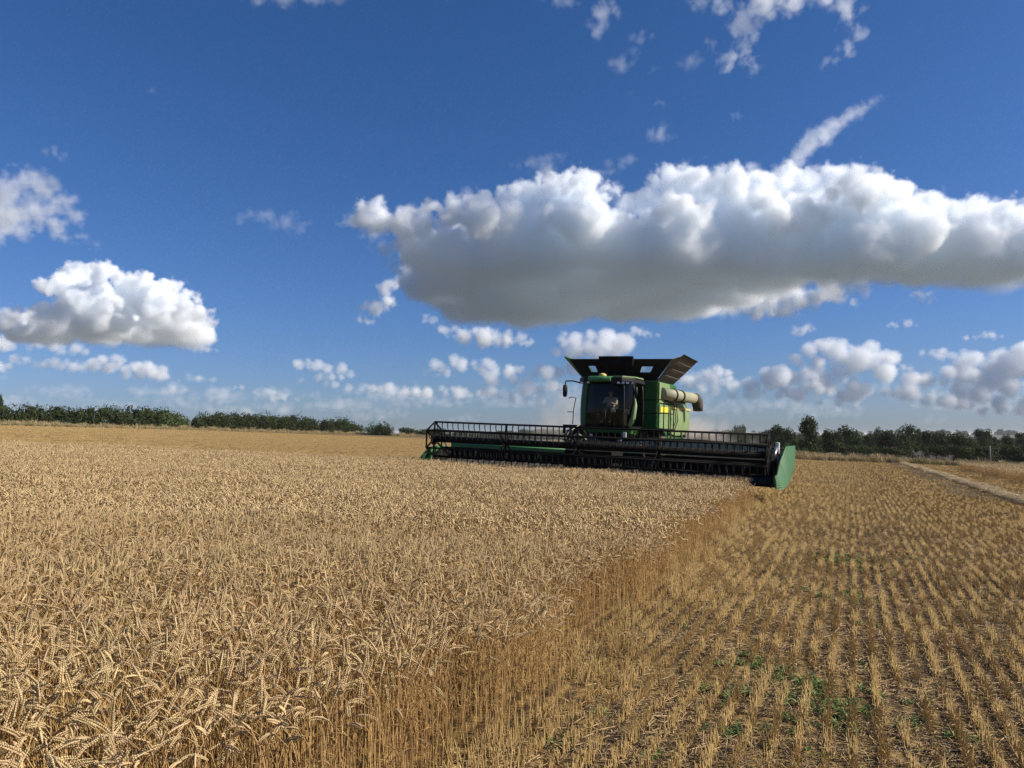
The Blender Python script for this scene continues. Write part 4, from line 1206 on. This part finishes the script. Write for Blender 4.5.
# reel
RV, RZ, RR = -.32, 1.35, .59
b = MB(); b.tube([(-5.6, RV, RZ), (5.55, RV, RZ)], .11, 14); reel = b.build('reel', BLK, comb)
for k in range(6):
    t = R(90 + 60 * k)
    v, z = RV + RR * math.cos(t), RZ + RR * math.sin(t)
    b = MB(); b.tube([(-5.6, v, z), (5.55, v, z)], .036, 6); bar = b.build('reel_bar', BLK, reel)
    b = MB()
    for u in np.arange(-5.5, 5.5, .207):
        b.tube([(u, v, z), (u + .004, v - .02, z - .13), (u + .006, v + .035, z - .27)], [.020, .018, .014], 4, False)
    b.build('tines', BLK_P, bar, kind='stuff')
for u in (-5.6, -2.85, -.30, 2.3, 5.5):
    b = MB()
    for k in range(6):
        t = R(90 + 60 * k)
        b.tube([(u, RV, RZ), (u, RV + RR * math.cos(t), RZ + RR * math.sin(t))], .035, 5)
        t2 = R(90 + 60 * (k + 1))
        if u in (-5.6, 5.5): b.tube([(u, RV + RR * math.cos(t), RZ + RR * math.sin(t)), (u, RV + RR * math.cos(t2), RZ + RR * math.sin(t2))], .032, 5)
    if u in (-5.6, 5.5): b.lathe((u - .02, RV, RZ), (1, 0, 0), [(0, 0), (0, .22), (.04, .22), (.04, 0)], 16, smooth=False)
    b.build('reel_spider', BLK, reel)
for u in (-5.72, -.62, 1.55, 5.66):
    b = MB(); b.tube([(u, 1.3, 1.0), (u, 1.05, 1.42), (u, .2, 1.55), (u, RV, RZ)], .05, 6); ra = b.build('reel_arm', BLK if u < 5 else STL, hdr)
    b = MB(); b.tube([(u + .05, .95, .85), (u + .05, .25, 1.46)], .03, 6); b.build('lift_cylinder', STL, ra)
# crop dividers
def divider(sec, mat, name, inward):
    """sec: (v, u_top, z_top, u_bottom, z_bottom)"""
    m_ = MB(); n = 6; vs, fs = [], []
    for v, ut, zt, ub, zb in sec:
        for k in range(n + 1):
            q = k / n
            bl = .015 * math.sin(math.pi * q)
            vs.append((ub + (ut - ub) * q - bl * (1 if inward < 0 else -1) * -1, v, zb + (zt - zb) * q))
    for v, ut, zt, ub, zb in sec:
        for k in range(n + 1):
            q = k / n
            vs.append((ub + (ut - ub) * q + inward * (.5 + .5 * math.sin(math.pi * q)), v + .0, zb + (zt - zb) * q))
    W_ = n + 1; N_ = len(sec) * W_
    for i in range(len(sec) - 1):
        for k in range(n):
            q = (i * W_ + k, (i + 1) * W_ + k, (i + 1) * W_ + k + 1, i * W_ + k + 1)
            fs.append(q); fs.append(tuple(N_ + x for x in q[::-1]))
        for k in (0, n):
            fs.append((i * W_ + k, (i + 1) * W_ + k, N_ + (i + 1) * W_ + k, N_ + i * W_ + k))
    for i in (0, len(sec) - 1):
        for k in range(n):
            fs.append((i * W_ + k, i * W_ + k + 1, N_ + i * W_ + k + 1, N_ + i * W_ + k))
    m_.add(vs, fs, False)
    o = m_.build(name, mat, hdr)
    return o
DIV = material('divider_green_paint', (.020, .105, .028), .55, spec=.3, dust=(.17, .19, .10), dust_amt=.14, bump=.04)
PANEL = material('pale_green_panel', (.27, .34, .22), .6, dust_amt=.15)
divider([(-0.95, 5.76, 0.79, 5.8, 0.44), (-0.6, 5.79, 0.83, 5.98, 0.43), (0, 5.8, 1.18, 6.04, 0.56), (0.5, 5.9, 1.61, 6.08, 0.77), (1.0, 5.97, 1.62, 6.1, 0.96), (1.5, 6.07, 1.63, 6.07, 1.15)], DIV, 'crop_divider', -.05)
divider([(-.95, -5.70, .78, -5.98, .46), (-.6, -5.74, .98, -6.06, .46), (0, -5.80, 1.10, -6.1, .48), (.5, -5.9, 1.10, -6.1, .5), (1.3, -6.0, 1.05, -6.08, .6)], GRN_H, 'crop_divider', .14)
b = MB(); b.box(-5.74, -5.60, -.55, -.40, .44, .86); b.build('divider_nose', GRN_H, hdr, bevel=.03)
b = MB(); b.plate([(-5.80, v, z) for v, z in [(-.35, .45), (1.35, .55), (1.35, 1.05), (.4, 1.0)]], (.04, 0, 0)); b.build('end_sheet', BLK, hdr)
b = MB(); b.plate([(5.60, v, z) for v, z in [(-.75, .45), (1.35, .55), (1.35, 1.25), (.3, 1.22)]], (.04, 0, 0)); b.build('end_sheet', BLK, hdr)
b = MB(); b.box(5.62, 5.72, .35, .55, 1.36, 1.72); b.build('marker_plate', PALE, hdr, bevel=.02)
b = MB(); b.tube([(5.66, .45, .8), (5.72, .4, 1.4)], .04, 6); b.build('strut', STL, hdr)

# ---- the driver, sitting in the cab
def person(root_loc, rot):
    skin = material('skin', (.42, .24, .16), .6)
    shirt = material('pale_shirt', (.60, .55, .46), .85, col2=(.50, .46, .38), scale=12)
    trous = material('dark_trousers', (.03, .035, .05), .9)
    hair = material('brown_hair', (.04, .025, .015), .8)
    root = empty('person', root_loc, rot)
    tag(root, 'driver in a pale shirt sitting at the wheel inside the harvester cab', 'person')
    # y forward is -v: the driver faces the windscreen
    J = {'pel': (0, 0, .10), 'wai': (0, .02, .26), 'che': (0, .03, .46), 'nek': (0, .01, .60), 'hd0': (0, -.01, .68), 'hd1': (0, -.02, .80),
         'ls': (-.19, .03, .54), 'le': (-.25, -.12, .32), 'lw': (-.16, -.36, .36), 'rs': (.19, .03, .54), 're': (.25, -.12, .32), 'rw': (.16, -.36, .36),
         'lh': (-.10, -.02, .09), 'lk': (-.14, -.42, .12), 'la': (-.14, -.50, -.30), 'lf': (-.15, -.66, -.34),
         'rh': (.10, -.02, .09), 'rk': (.14, -.42, .12), 'ra': (.14, -.50, -.30), 'rf': (.15, -.66, -.34)}
    E = [('pel', 'wai'), ('wai', 'che'), ('che', 'nek'), ('nek', 'hd0'), ('hd0', 'hd1'), ('che', 'ls'), ('ls', 'le'), ('le', 'lw'), ('che', 'rs'), ('rs', 're'), ('re', 'rw'),
         ('pel', 'lh'), ('lh', 'lk'), ('lk', 'la'), ('la', 'lf'), ('pel', 'rh'), ('rh', 'rk'), ('rk', 'ra'), ('ra', 'rf')]
    RD = {'pel': .15, 'wai': .14, 'che': .15, 'nek': .055, 'hd0': .075, 'hd1': .085, 'ls': .07, 'le': .045, 'lw': .03, 'rs': .07, 're': .045, 'rw': .03,
          'lh': .085, 'lk': .06, 'la': .04, 'lf': .035, 'rh': .085, 'rk': .06, 'ra': .04, 'rf': .035}
    def skinned(name, names, mat, scale=1.0, parent=root, base=None):
        ns = [n for n in J if n in names]
        me = bpy.data.meshes.new(name)
        me.from_pydata([J[n] for n in ns], [(ns.index(a), ns.index(c)) for a, c in E if a in ns and c in ns], [])
        o = bpy.data.objects.new(name, me); COL.objects.link(o); o.parent = parent
        sm = o.modifiers.new('skin', 'SKIN')
        me.attributes.new('radius', 'FLOAT', 'POINT')
        if not me.skin_vertices:
            bm = bmesh.new(); bm.from_mesh(me); bm.verts.layers.skin.verify(); bm.to_mesh(me); bm.free()
        for i, n in enumerate(ns):
            d = me.skin_vertices[0].data[i]
            d.radius = (RD[n] * scale, RD[n] * scale)
            d.use_root = (i == 0)
        ss = o.modifiers.new('sub', 'SUBSURF'); ss.levels = ss.render_levels = 2
        me.materials.append(mat)
        return o
    bd = skinned('body', set(J), skin)
    skinned('shirt', {'pel', 'wai', 'che', 'ls', 'le', 'rs', 're'}, shirt, 1.12)
    skinned('trousers', {'pel', 'lh', 'lk', 'la', 'rh', 'rk', 'ra'}, trous, 1.14)
    h = MB(); h.lathe((0, 0, .80), (0, .25, 1), [(-.02, .098), (.03, .10), (.07, .075), (.09, .03), (.092, 0)], 14); h.build('hair', hair, root)
    fc = MB(); fc.tube([(0, -.10, .79), (0, -.128, .755), (0, -.105, .745)], [.012, .017, .012], 6); fc.build('nose', skin, root)
    for s_ in (-1, 1):
        e_ = MB(); e_.lathe((s_ * .034, -.098, .79), (0, -1, 0), [(0, .012), (.008, .008), (.01, 0)], 8); e_.build('eye', hair, root)
        e_ = MB(); e_.lathe((s_ * .088, 0, .765), (s_, 0, 0), [(0, .012), (.012, .026), (.018, .02), (.02, 0)], 8); e_.build('ear', skin, root)
        hd_ = MB()
        base = Vector((s_ * .16, -.36, .36))
        hd_.tube([base, base + Vector((s_ * .01, -.05, .015)), base + Vector((s_ * .012, -.09, .02))], [.03, .036, .03], 8)
        for k in range(4):
            q = base + Vector((s_ * (.035 - .019 * k), -.085, .02))
            ln = (.062, .07, .075, .066)[k]
            hd_.tube([q, q + Vector((0, -ln * .45, .01)), q + Vector((0, -ln * .75, -.012)), q + Vector((0, -ln * .6, -.035))], [.009, .0085, .008, .007], 6)
        q = base + Vector((-s_ * .028, -.035, .01))
        hd_.tube([q, q + Vector((-s_ * .022, -.03, -.005)), q + Vector((-s_ * .02, -.055, -.015))], [.011, .01, .008], 6)
        hd_.build('hand', skin, root)
MW = Matrix.LocRotScale(comb.location, Euler((0, ROLL, -TC)), None)
person(MW @ Vector((-1.4 + 1.08 * .87 - .15, 3.98, CZ0 + .46)), Euler((0, ROLL, -TC)))


# ================================================================== standing wheat
rw = random.Random(11)
M_EAR = material('ripe_ear', (.67, .495, .265), .7, col2=(.48, .345, .165), scale=60, vary=.16, spec=.25, trans=.12)
M_STEM = material('straw_stem', (.55, .37, .15), .55, col2=(.42, .25, .09), scale=30, vary=.16, spec=.35, trans=.1)
M_LEAF = material('dry_leaf', (.48, .31, .13), .75, col2=(.30, .18, .07), scale=40, vary=.2, spec=.2, trans=.25)

def curve_pts(base, h, lean_a, lean, droop, ear_len, n=6, m=5):
    """a stem that rises, leans and nods; returns stem points and ear points"""
    pts = [Vector(base)]
    ca, sa = math.cos(lean_a), math.sin(lean_a)
    ang = lean * .3
    seg = h / n
    p = Vector(base)
    for i in range(n):
        k = (i + 1) / n
        ang = lean * k + droop * max(0, k - .78) / .22 * .35
        p = p + Vector((math.sin(ang) * ca, math.sin(ang) * sa, math.cos(ang))) * seg
        pts.append(p.copy())
    ear = [p.copy()]
    a0 = ang
    for i in range(m):
        k = (i + 1) / m
        ang = a0 + (droop - a0) * min(1, .35 + k * .75)
        p = p + Vector((math.sin(ang) * ca, math.sin(ang) * sa, math.cos(ang))) * (ear_len / m)
        ear.append(p.copy())
    return pts, ear

def ear_mesh(mb, ear, r, rings, sides, mi=0):
    """spikelets stacked left and right along the curved ear"""
    L = len(ear) - 1
    def along(t):
        t = min(max(t, 0), L - 1e-4); a = int(t)
        return ear[a].lerp(ear[a + 1], t - a), (ear[a + 1] - ear[a]).normalized()
    if rings >= 8:
        up = Vector((rw.uniform(-1, 1), rw.uniform(-1, 1), rw.uniform(-1, 1)))
        n = rings + 8
        ln = (ear[-1] - ear[0]).length
        for i in range(n):
            k = i / (n - 1)
            p, d = along(k * L * .96)
            side = d.cross(up).normalized(); face = side.cross(d)
            env = .62 + .55 * math.sin(math.pi * min(1, k * .8 + .15))
            sg = 1 if i % 2 else -1
            out = (d * .9 + side * sg * .36).normalized()
            if i == n - 1: out = d
            s = .0112 * env * rw.uniform(.9, 1.1) * r / .0057
            w = s * .30
            b0 = p - d * .002 + side * sg * r * .18
            m0 = b0 + out * s * .45 + side * sg * r * .15
            tip = b0 + out * s * 1.15
            mb.add([b0, m0 + side * w, m0 + face * w * 1.25, m0 - side * w, m0 - face * w * 1.25, tip],
                   [(0, 1, 2), (0, 2, 3), (0, 3, 4), (0, 4, 1), (5, 2, 1), (5, 3, 2), (5, 4, 3), (5, 1, 4)], True, mi)
        return
    pts, rs = [], []
    for i in range(rings + 1):
        t = i / rings * L
        p, d = along(t)
        side = d.cross(Vector((.3, .5, .8))).normalized()
        k = i / rings
        env = (math.sin(math.pi * min(1, k * .86 + .12)) ** .55)
        pts.append(p + side * r * .35 * (1 if i % 2 else -1) * (0 if i in (0, rings) else 1))
        rs.append(max(.0012, r * env * (1.12 if i % 2 else .80)))
    mb.tube(pts, rs, sides, True, mi)

def leaf_strip(mb, p, a, ln, w, drop, mi=0, twist=0.6):
    n = 4
    vs, fs = [], []
    ang = .5
    q = Vector(p)
    for i in range(n + 1):
        k = i / n
        ww = w * (1 - k * .85)
        t = a + math.pi / 2 + twist * k * 2
        sd = Vector((math.cos(t), math.sin(t), .35 * math.sin(twist * 5 * k))) * ww / 2
        vs += [q - sd, q + sd]
        ang += drop / n
        q = q + Vector((math.cos(a) * math.sin(ang), math.sin(a) * math.sin(ang), math.cos(ang))) * ln / n
    for i in range(n):
        fs.append((2 * i, 2 * i + 1, 2 * i + 3, 2 * i + 2))
    mb.add(vs, fs, True, mi)

def one_stalk(mb, base, rings=8, sides=4, h=None, ear_r=.0052, parts=None):
    h = h or rw.uniform(.535, .64)
    la = rw.uniform(0, 2 * math.pi)
    lean = abs(rw.gauss(0, .12))
    droop = rw.choice([rw.uniform(.15, 1.0), rw.uniform(.9, 2.0), rw.uniform(1.3, 2.5)])
    el = rw.uniform(.07, .10)
    st, ear = curve_pts(base, h, la, lean, droop, el)
    a, b, c = parts or (mb, mb, mb)
    a.tube(st, [.0021, .0021, .002, .0019, .0017, .0015, .0014], 3, False, 0)
    ear_mesh(b, ear, ear_r * rw.uniform(.85, 1.15), rings, sides, 1 if parts is None else 0)
    for k in range(1 if parts else rw.randint(1, 2)):
        i = rw.randint(2, 4)
        leaf_strip(c, st[i], rw.uniform(0, 6.28), rw.uniform(.08, .17), rw.uniform(.005, .010), rw.uniform(1.2, 2.6), 2 if parts is None else 0, rw.uniform(-1, 1))

def wheat_clump(n, rad, rings, sides, ear_r):
    mb = MB()
    for k in range(n):
        a, r = rw.uniform(0, 6.283), rad * math.sqrt(rw.random())
        one_stalk(mb, (math.cos(a) * r, math.sin(a) * r, 0), rings, sides, ear_r=ear_r)
    return mb.mesh('wheat_clump', [M_STEM, M_EAR, M_LEAF])

rng = np.random.default_rng(5)
def jitter_grid(x0, x1, y0, y1, step):
    xs = np.arange(x0, x1, step); ys = np.arange(y0, y1, step)
    X, Y = np.meshgrid(xs, ys)
    X = X.ravel() + rng.uniform(-.5, .5, X.size) * step
    Y = Y.ravel() + rng.uniform(-.5, .5, Y.size) * step
    return X, Y

NEAR_N = 300
def build_wheat():
    variants = [wheat_clump(6, .12, 13, 4, .0054) for _ in range(20)] + [wheat_clump(6, .13, 5, 3, .0072) for _ in range(12)]
    # the nearest stalks, one by one
    X, Y = jitter_grid(-3.2, .5, 1.9, 4.2, .047)
    ok = in_crop(X, Y) & (np.abs(X) < Y * .674 * 1.03) & (Y > 2.02)
    X, Y = X[ok], Y[ok]
    o = np.argsort(Y + .15 * np.abs(X))[:NEAR_N]
    X, Y = X[o], Y[o]
    reach = float((Y + .15 * np.abs(X)).max())
    protos = []
    for k in range(14):
        a, b, c = MB(), MB(), MB()
        one_stalk(None, (0, 0, 0), 17, 6, ear_r=.0052, parts=(a, b, c))
        protos.append((a.mesh('wheat_stalk', M_STEM), b.mesh('ear', M_EAR), c.mesh('leaf', M_LEAF)))
    for x, y in zip(X, Y):
        st, ea, le = rw.choice(protos)
        root = bpy.data.objects.new('wheat_stalk', st)
        COL.objects.link(root)
        root.location = (x, y, g1(x, y) - .01)
        root.rotation_euler = (rw.gauss(0, .05), rw.gauss(0, .05), rw.uniform(0, 6.283))
        s = rw.uniform(.95, 1.07)
        root.scale = (s, s, s)
        tag(root, 'ripe golden wheat stalk with nodding ear along the very front of the standing crop', 'wheat stalk', 'nearest wheat stalks at the front of the crop')
        for nm, me in (('ear', ea), ('leaf', le)):
            q = bpy.data.objects.new(nm, me); COL.objects.link(q); q.parent = root
    # everything behind them
    XA, YA = jitter_grid(-9, 4, .9, 9, .108)
    k = (YA < 8.6) & in_crop(XA, YA) & in_view(XA, YA, 1.2) & ~((YA + .15 * np.abs(XA) < reach) & (np.abs(XA) < YA * .674 * 1.02) & (YA > 2.05))
    XB, YB = jitter_grid(-27, 8, 8.6, 33, .120)
    k2 = in_crop(XB, YB) & in_view(XB, YB, 1.12)
    XC, YC = jitter_grid(20, 90, 30, 100, .26)
    k3 = in_crop2(XC, YC) & in_view(XC, YC, 1.1)
    X = np.concatenate([XA[k], XB[k2], XC[k3]]); Y = np.concatenate([YA[k], YB[k2], YC[k3]])
    n = len(X); na = int(k.sum())
    idx = rng.integers(0, 20, n); idx[na:] = rng.integers(20, 32, n - na)
    hs = 1 + .035 * np.sin(X * 1.3 + Y * .5) + .03 * np.sin(Y * 2.1 - X) + rng.normal(0, .03, n)
    hs = hs * (1 - .05 * np.exp(-np.maximum(edge_x(Y) - X, 0) / .35) * (Y < 30))
    s = np.stack([np.ones(n), np.ones(n), hs], 1)
    s[na + int(k2.sum()):, :2] = 1.7
    tl = rng.normal(0, .06, (n, 2))
    print('wheat clumps', n)
    scatter('wheat_crop', variants, np.stack([X, Y, gz(X, Y) - .01], 1), rng.uniform(0, 6.283, n), s, idx, tl,
            'dense standing crop of ripe golden wheat filling the left of the field', 'wheat crop')
build_wheat()

# ================================================================== stubble, straw, weeds
M_STUB = material('stubble_straw', (.62, .445, .19), .6, col2=(.42, .28, .11), scale=25, vary=.0, spec=.3, trans=.1)
M_STRAW = material('loose_straw', (.46, .33, .165), .7, col2=(.28, .18, .075), scale=30, vary=.2, spec=.25)
M_WEED = material('weed_leaf', (.11, .195, .04), .6, col2=(.17, .22, .06), scale=20, vary=.25, trans=.25)
def stub_segment(n, ln, h0, h1, spread, loose=2):
    mb = MB()
    for k in range(n):
        x = rw.uniform(-ln / 2, ln / 2); y = rw.gauss(0, spread)
        h = rw.uniform(h0, h1) * (1 if rw.random() > .25 else .6)
        a, l = rw.uniform(0, 6.28), abs(rw.gauss(0, .16))
        if rw.random() < .08: l = rw.uniform(.5, 1.1)
        d = Vector((math.cos(a) * math.sin(l), math.sin(a) * math.sin(l), math.cos(l)))
        mb.tube([(x, y, -.01), Vector((x, y, -.01)) + d * h], [.0026, .0022], 3, False)
        if rw.random() < .22:
            leaf_strip(mb, Vector((x, y, 0)) + d * h * .5, rw.uniform(0, 6.28), rw.uniform(.05, .11), .006, rw.uniform(1.5, 2.8), 0, rw.uniform(-1, 1))
    return mb.mesh('stubble', M_STUB)
M_PALE = material('bleached_straw', (.56, .42, .22), .7, col2=(.40, .285, .13), scale=20, vary=.15)
M_CHAFF = material('grey_chaff', (.29, .20, .10), .8, col2=(.15, .10, .05), scale=30, vary=.2)
M_DARK = material('weathered_straw', (.22, .15, .075), .8, col2=(.12, .085, .045), scale=20, vary=.25)
def straw_patch(n, rad, zmax=.015, lmin=.05, lmax=.22, mat=None):
    mb = MB()
    for k in range(n):
        a, r = rw.uniform(0, 6.283), rad * math.sqrt(rw.random())
        c = Vector((math.cos(a) * r, math.sin(a) * r, rw.uniform(.003, .003 + zmax)))
        t = rw.uniform(0, 6.283); l = rw.uniform(lmin, lmax) / 2
        d = Vector((math.cos(t), math.sin(t), rw.gauss(0, .12))) * l
        w = Vector((-d.y, d.x, 0)).normalized() * rw.uniform(.0018, .0036)
        e = Vector((0, 0, .0022))
        mb.add([c - d - w, c - d + w, c + d + w, c + d - w, c - d + e, c + d + e], [(0, 4, 5, 3), (4, 1, 2, 5), (0, 1, 4), (3, 5, 2)])
    return mb.mesh('straw', mat or M_STRAW)
def weed(n, rad):
    mb = MB()
    for k in range(n):
        a, r = rw.uniform(0, 6.283), rad * math.sqrt(rw.random())
        p = Vector((math.cos(a) * r, math.sin(a) * r, 0))
        for j in range(rw.randint(3, 6)):
            leaf_strip(mb, p + Vector((0, 0, rw.uniform(0, .03))), rw.uniform(0, 6.28), rw.uniform(.04, .10), rw.uniform(.012, .026), rw.uniform(.6, 1.8), 0, rw.uniform(-.5, .5))
    return mb.mesh('weed', M_WEED)

def vnoise(x, y, s, seed=0):
    """cheap smooth value noise in 0..1"""
    r = np.random.default_rng(seed)
    T = r.random((64, 64))
    u, v = x / s + 100, y / s + 100
    i, j = np.floor(u).astype(int), np.floor(v).astype(int)
    f, g = u - i, v - j
    f, g = f * f * (3 - 2 * f), g * g * (3 - 2 * g)
    q = lambda a, b: T[a % 64, b % 64]
    return (q(i, j) * (1 - f) + q(i + 1, j) * f) * (1 - g) + (q(i, j + 1) * (1 - f) + q(i + 1, j + 1) * f) * g

def build_stubble():
    variants = [stub_segment(54, .30, .055, .115, .012) for _ in range(14)] + [stub_segment(40, .30, .05, .11, .014) for _ in range(8)] \
        + [stub_segment(30, .30, .09, .24, .030) for _ in range(8)] + [stub_segment(56, .6, .06, .11, .011) for _ in range(6)]
    px, py, idx, sc_ = [], [], [], []
    S = np.arange(-13, 60, ROW)
    for s in S:
        a = np.arange(-2, 96, .27) + rng.uniform(0, .27)
        a = a + rng.uniform(-.04, .04, a.size)
        ss = s + .008 * np.sin(a * .8 + s) + rng.normal(0, .005, a.size)
        x, y = ss * PV.x + a * DV.x, ss * PV.y + a * DV.y
        ok = in_view(x, y, 1.1) & ~in_crop(x - .06, y - .05) & ~in_crop2(x, y) & (y < boundary_y(x) + 1)
        ok &= (a < 34) | (rng.random(a.size) < .55)
        ok &= rng.random(a.size) < .98 - .15 * (vnoise(x, y, .8, 3) > .62)
        ok &= (rng.random(a.size) < .7) | ~((np.abs(ss - 4.15) < .55) & (vnoise(x, y, 1.1, 21) > .5))
        x, y = x[ok], y[ok]
        d = x - edge_x(y)
        k = rng.integers(0, 22, x.size)
        tall = (y < 24) & (rng.random(x.size) < np.clip(.95 - d / .5, 0, .8))
        k[tall] = rng.integers(22, 30, int(tall.sum()))
        far = y > 30
        k[far] = rng.integers(30, 36, int(far.sum()))
        px.append(x); py.append(y); idx.append(k)
    # headland rows to the left, beyond the crop
    X, Y = jitter_grid(-75, 0, 27, 150, .55)
    ok = in_view(X, Y, 1.05) & ~in_crop(X, Y) & (Y > far_y(X) + .3) & (X * PV.x + Y * PV.y < -13)
    px.append(X[ok]); py.append(Y[ok]); idx.append(rng.integers(30, 36, int(ok.sum())))
    X, Y, K = np.concatenate(px), np.concatenate(py), np.concatenate(idx)
    n = len(X)
    print('stubble segments', n)
    sc_ = np.stack([np.ones(n), np.ones(n), rng.uniform(.85, 1.1, n)], 1)
    rot = math.pi / 2 - TH + rng.normal(0, .02, n) + np.where(rng.random(n) < .5, math.pi, 0)
    scatter('stubble', variants, np.stack([X, Y, gz(X, Y)], 1), rot, sc_, K, rng.normal(0, .025, (n, 2)),
            'short cut stubble in straight rows on the harvested right side', 'stubble')
    # loose straw and chaff
    sp = [straw_patch(34, .2, .012, .03, .14) for _ in range(12)]
    X, Y = jitter_grid(-3, 24, 1.5, 40, .23)
    ok = in_view(X, Y, 1.08) & ~in_crop(X - .1, Y)
    sl = X * PV.x + Y * PV.y
    p = .16 + .42 * smooth(.45, .8, vnoise(X, Y, 1.3, 9)) + .42 * smooth(.8, 2.2, sl) * (vnoise(X, Y, .7, 4) > .45)
    ok &= rng.random(X.size) < p
    X, Y = X[ok], Y[ok]; n = len(X)
    print('straw', n)
    scatter('straw_litter', sp, np.stack([X, Y, gz(X, Y)], 1), rng.uniform(0, 6.283, n), rng.uniform(.8, 1.4, n), rng.integers(0, 12, n), None,
            'loose pale straw and chaff lying between the stubble rows', 'straw')
    ch = [straw_patch(60, .16, .008, .012, .05, M_CHAFF) for _ in range(8)]
    X, Y = jitter_grid(-3, 12, 1.5, 16, .17)
    ok = in_view(X, Y, 1.05) & ~in_crop(X - .1, Y) & (rng.random(X.size) < .30 + .5 * (vnoise(X, Y, .9, 13) > .5))
    X, Y = X[ok], Y[ok]; n = len(X)
    scatter('chaff', ch, np.stack([X, Y, gz(X, Y)], 1), rng.uniform(0, 6.283, n), rng.uniform(.8, 1.3, n), rng.integers(0, 8, n), None,
            'fine greyish chaff strewn on the soil between the near stubble rows', 'chaff')
    # the windrows of threshed straw
    hp = [straw_patch(80, .17, .20, .08, .3, M_PALE) for _ in range(8)]
    X, Y = jitter_grid(5, 60, 12, 92, .13)
    sl = X * PV.x + Y * PV.y + .10 * np.sin(Y * .5) + .05 * np.sin(Y * 1.9)
    w1 = 1.25 * np.exp(-((sl - 5.1) / .13) ** 2)
    ok = in_view(X, Y, 1.08) & (rng.random(X.size) < w1 * (.45 + .9 * vnoise(X, Y, 1.6, 17))) & (Y < boundary_y(X)) & ~in_crop2(X, Y)
    X, Y = X[ok], Y[ok]; n = len(X)
    scatter('straw_swath', hp, np.stack([X, Y, gz(X, Y) + .01], 1), rng.uniform(0, 6.283, n), rng.uniform(.8, 1.25, n), rng.integers(0, 8, n), None,
            'thin pale windrow of threshed straw running away along the right side of the stubble', 'straw swath')
    dp = [straw_patch(60, .2, .10, .05, .25, M_DARK) for _ in range(6)]
    X, Y = jitter_grid(5, 60, 8, 85, .3)
    sl = X * PV.x + Y * PV.y
    w2 = .45 * np.exp(-((sl - 4.1) / .40) ** 2) * (vnoise(X, Y, 1.1, 21) > .5)
    ok = in_view(X, Y, 1.08) & (rng.random(X.size) < w2) & (Y < boundary_y(X))
    X, Y = X[ok], Y[ok]; n = len(X)
    scatter('trampled_straw', dp, np.stack([X, Y, gz(X, Y) + .01], 1), rng.uniform(0, 6.283, n), rng.uniform(.7, 1.4, n), rng.integers(0, 6, n), None,
            'dark clumps of trampled straw and weeds just left of the pale windrow', 'straw')
    # small green weeds and volunteer seedlings
    wd = [weed(rw.randint(4, 9), .11) for _ in range(10)]
    X, Y = jitter_grid(-1, 8, 2.2, 16, .085)
    spots = [(1.48, 5.06, .30), (1.99, 5.44, .22), (1.95, 5.0, .2), (1.81, 5.9, .28), (2.05, 4.75, .34), (2.7, 5.2, .3), (.36, 5.7, .22), (1.3, 4.4, .3), (2.5, 4.4, .25), (.5, 4.7, .16), (4.7, 11, .6), (3.6, 8.6, .4), (3.0, 12.5, .5), (1.2, 3.7, .25), (.75, 4.1, .15)]
    p = .008 * np.ones_like(X)
    for cx, cy_, r in spots:
        p += .85 * np.exp(-((X - cx) ** 2 + (Y - cy_) ** 2) / (r * r * .5))
    ok = in_view(X, Y) & ~in_crop(X - .2, Y) & (rng.random(X.size) < p * (vnoise(X, Y, .3, 31) > .30))
    X, Y = X[ok], Y[ok]; n = len(X)
    scatter('weeds', wd, np.stack([X, Y, gz(X, Y)], 1), rng.uniform(0, 6.283, n), rng.uniform(.35, .75, n), rng.integers(0, 10, n), None,
            'small green weed seedlings in patches among the near stubble', 'weeds')
build_stubble()


# ================================================================== dust thrown up behind the machine
DUST = cloud_material('dust', 2.2, .3, (.94, .87, .77))
cloud('dust', [(702, 434, 16, 1.0), (690, 430, 18, 1.03), (718, 437, 15, 1.02), (735, 439, 12, 1.04), (752, 440, 9, 1.03), (676, 424, 16, 1.06), (706, 428, 11, 1.05)], 38.0, .03, 2.2, voxel=.22, edge=.9, lump=.25, wisp=1.1,
      seed=40, label='tan dust drifting behind the right side of the harvester', mat=DUST)
cloud('dust', [(560, 424, 18, 1.0), (552, 408, 16, 1.03), (566, 402, 14, 1.05), (574, 428, 16, 1.02), (560, 388, 10, 1.05), (540, 428, 10, 1.02), (590, 436, 12, 1.0)], 36.0, .03, 2.2, voxel=.22, edge=1.0, lump=.25, wisp=1.1,
      seed=43, label='thin grey dust rising behind the left side of the harvester', mat=DUST)

# ---- the air over the fields
def haze():
    x0, x1, y0, y1, z0, z1 = -27500, 27500, -3300, 31500, -14.0, 16.0
    b = MB(); b.box(x0, x1, y0, y1, z0, z1)
    m = bpy.data.materials.new('haze'); m.use_nodes = True
    nt = m.node_tree; nt.nodes.clear()
    o = nt.nodes.new('ShaderNodeOutputMaterial'); v = nt.nodes.new('ShaderNodeVolumePrincipled')
    v.inputs['Color'].default_value = (.985, .992, 1.0, 1); v.inputs['Density'].default_value = .00008; v.inputs['Anisotropy'].default_value = 0
    link(nt, v.outputs[0], o.inputs['Volume'])
    h = b.build('haze', m)
    tag(h, 'thin pale blue summer haze over the fields fading the farthest trees', 'haze', kind='stuff')
haze()
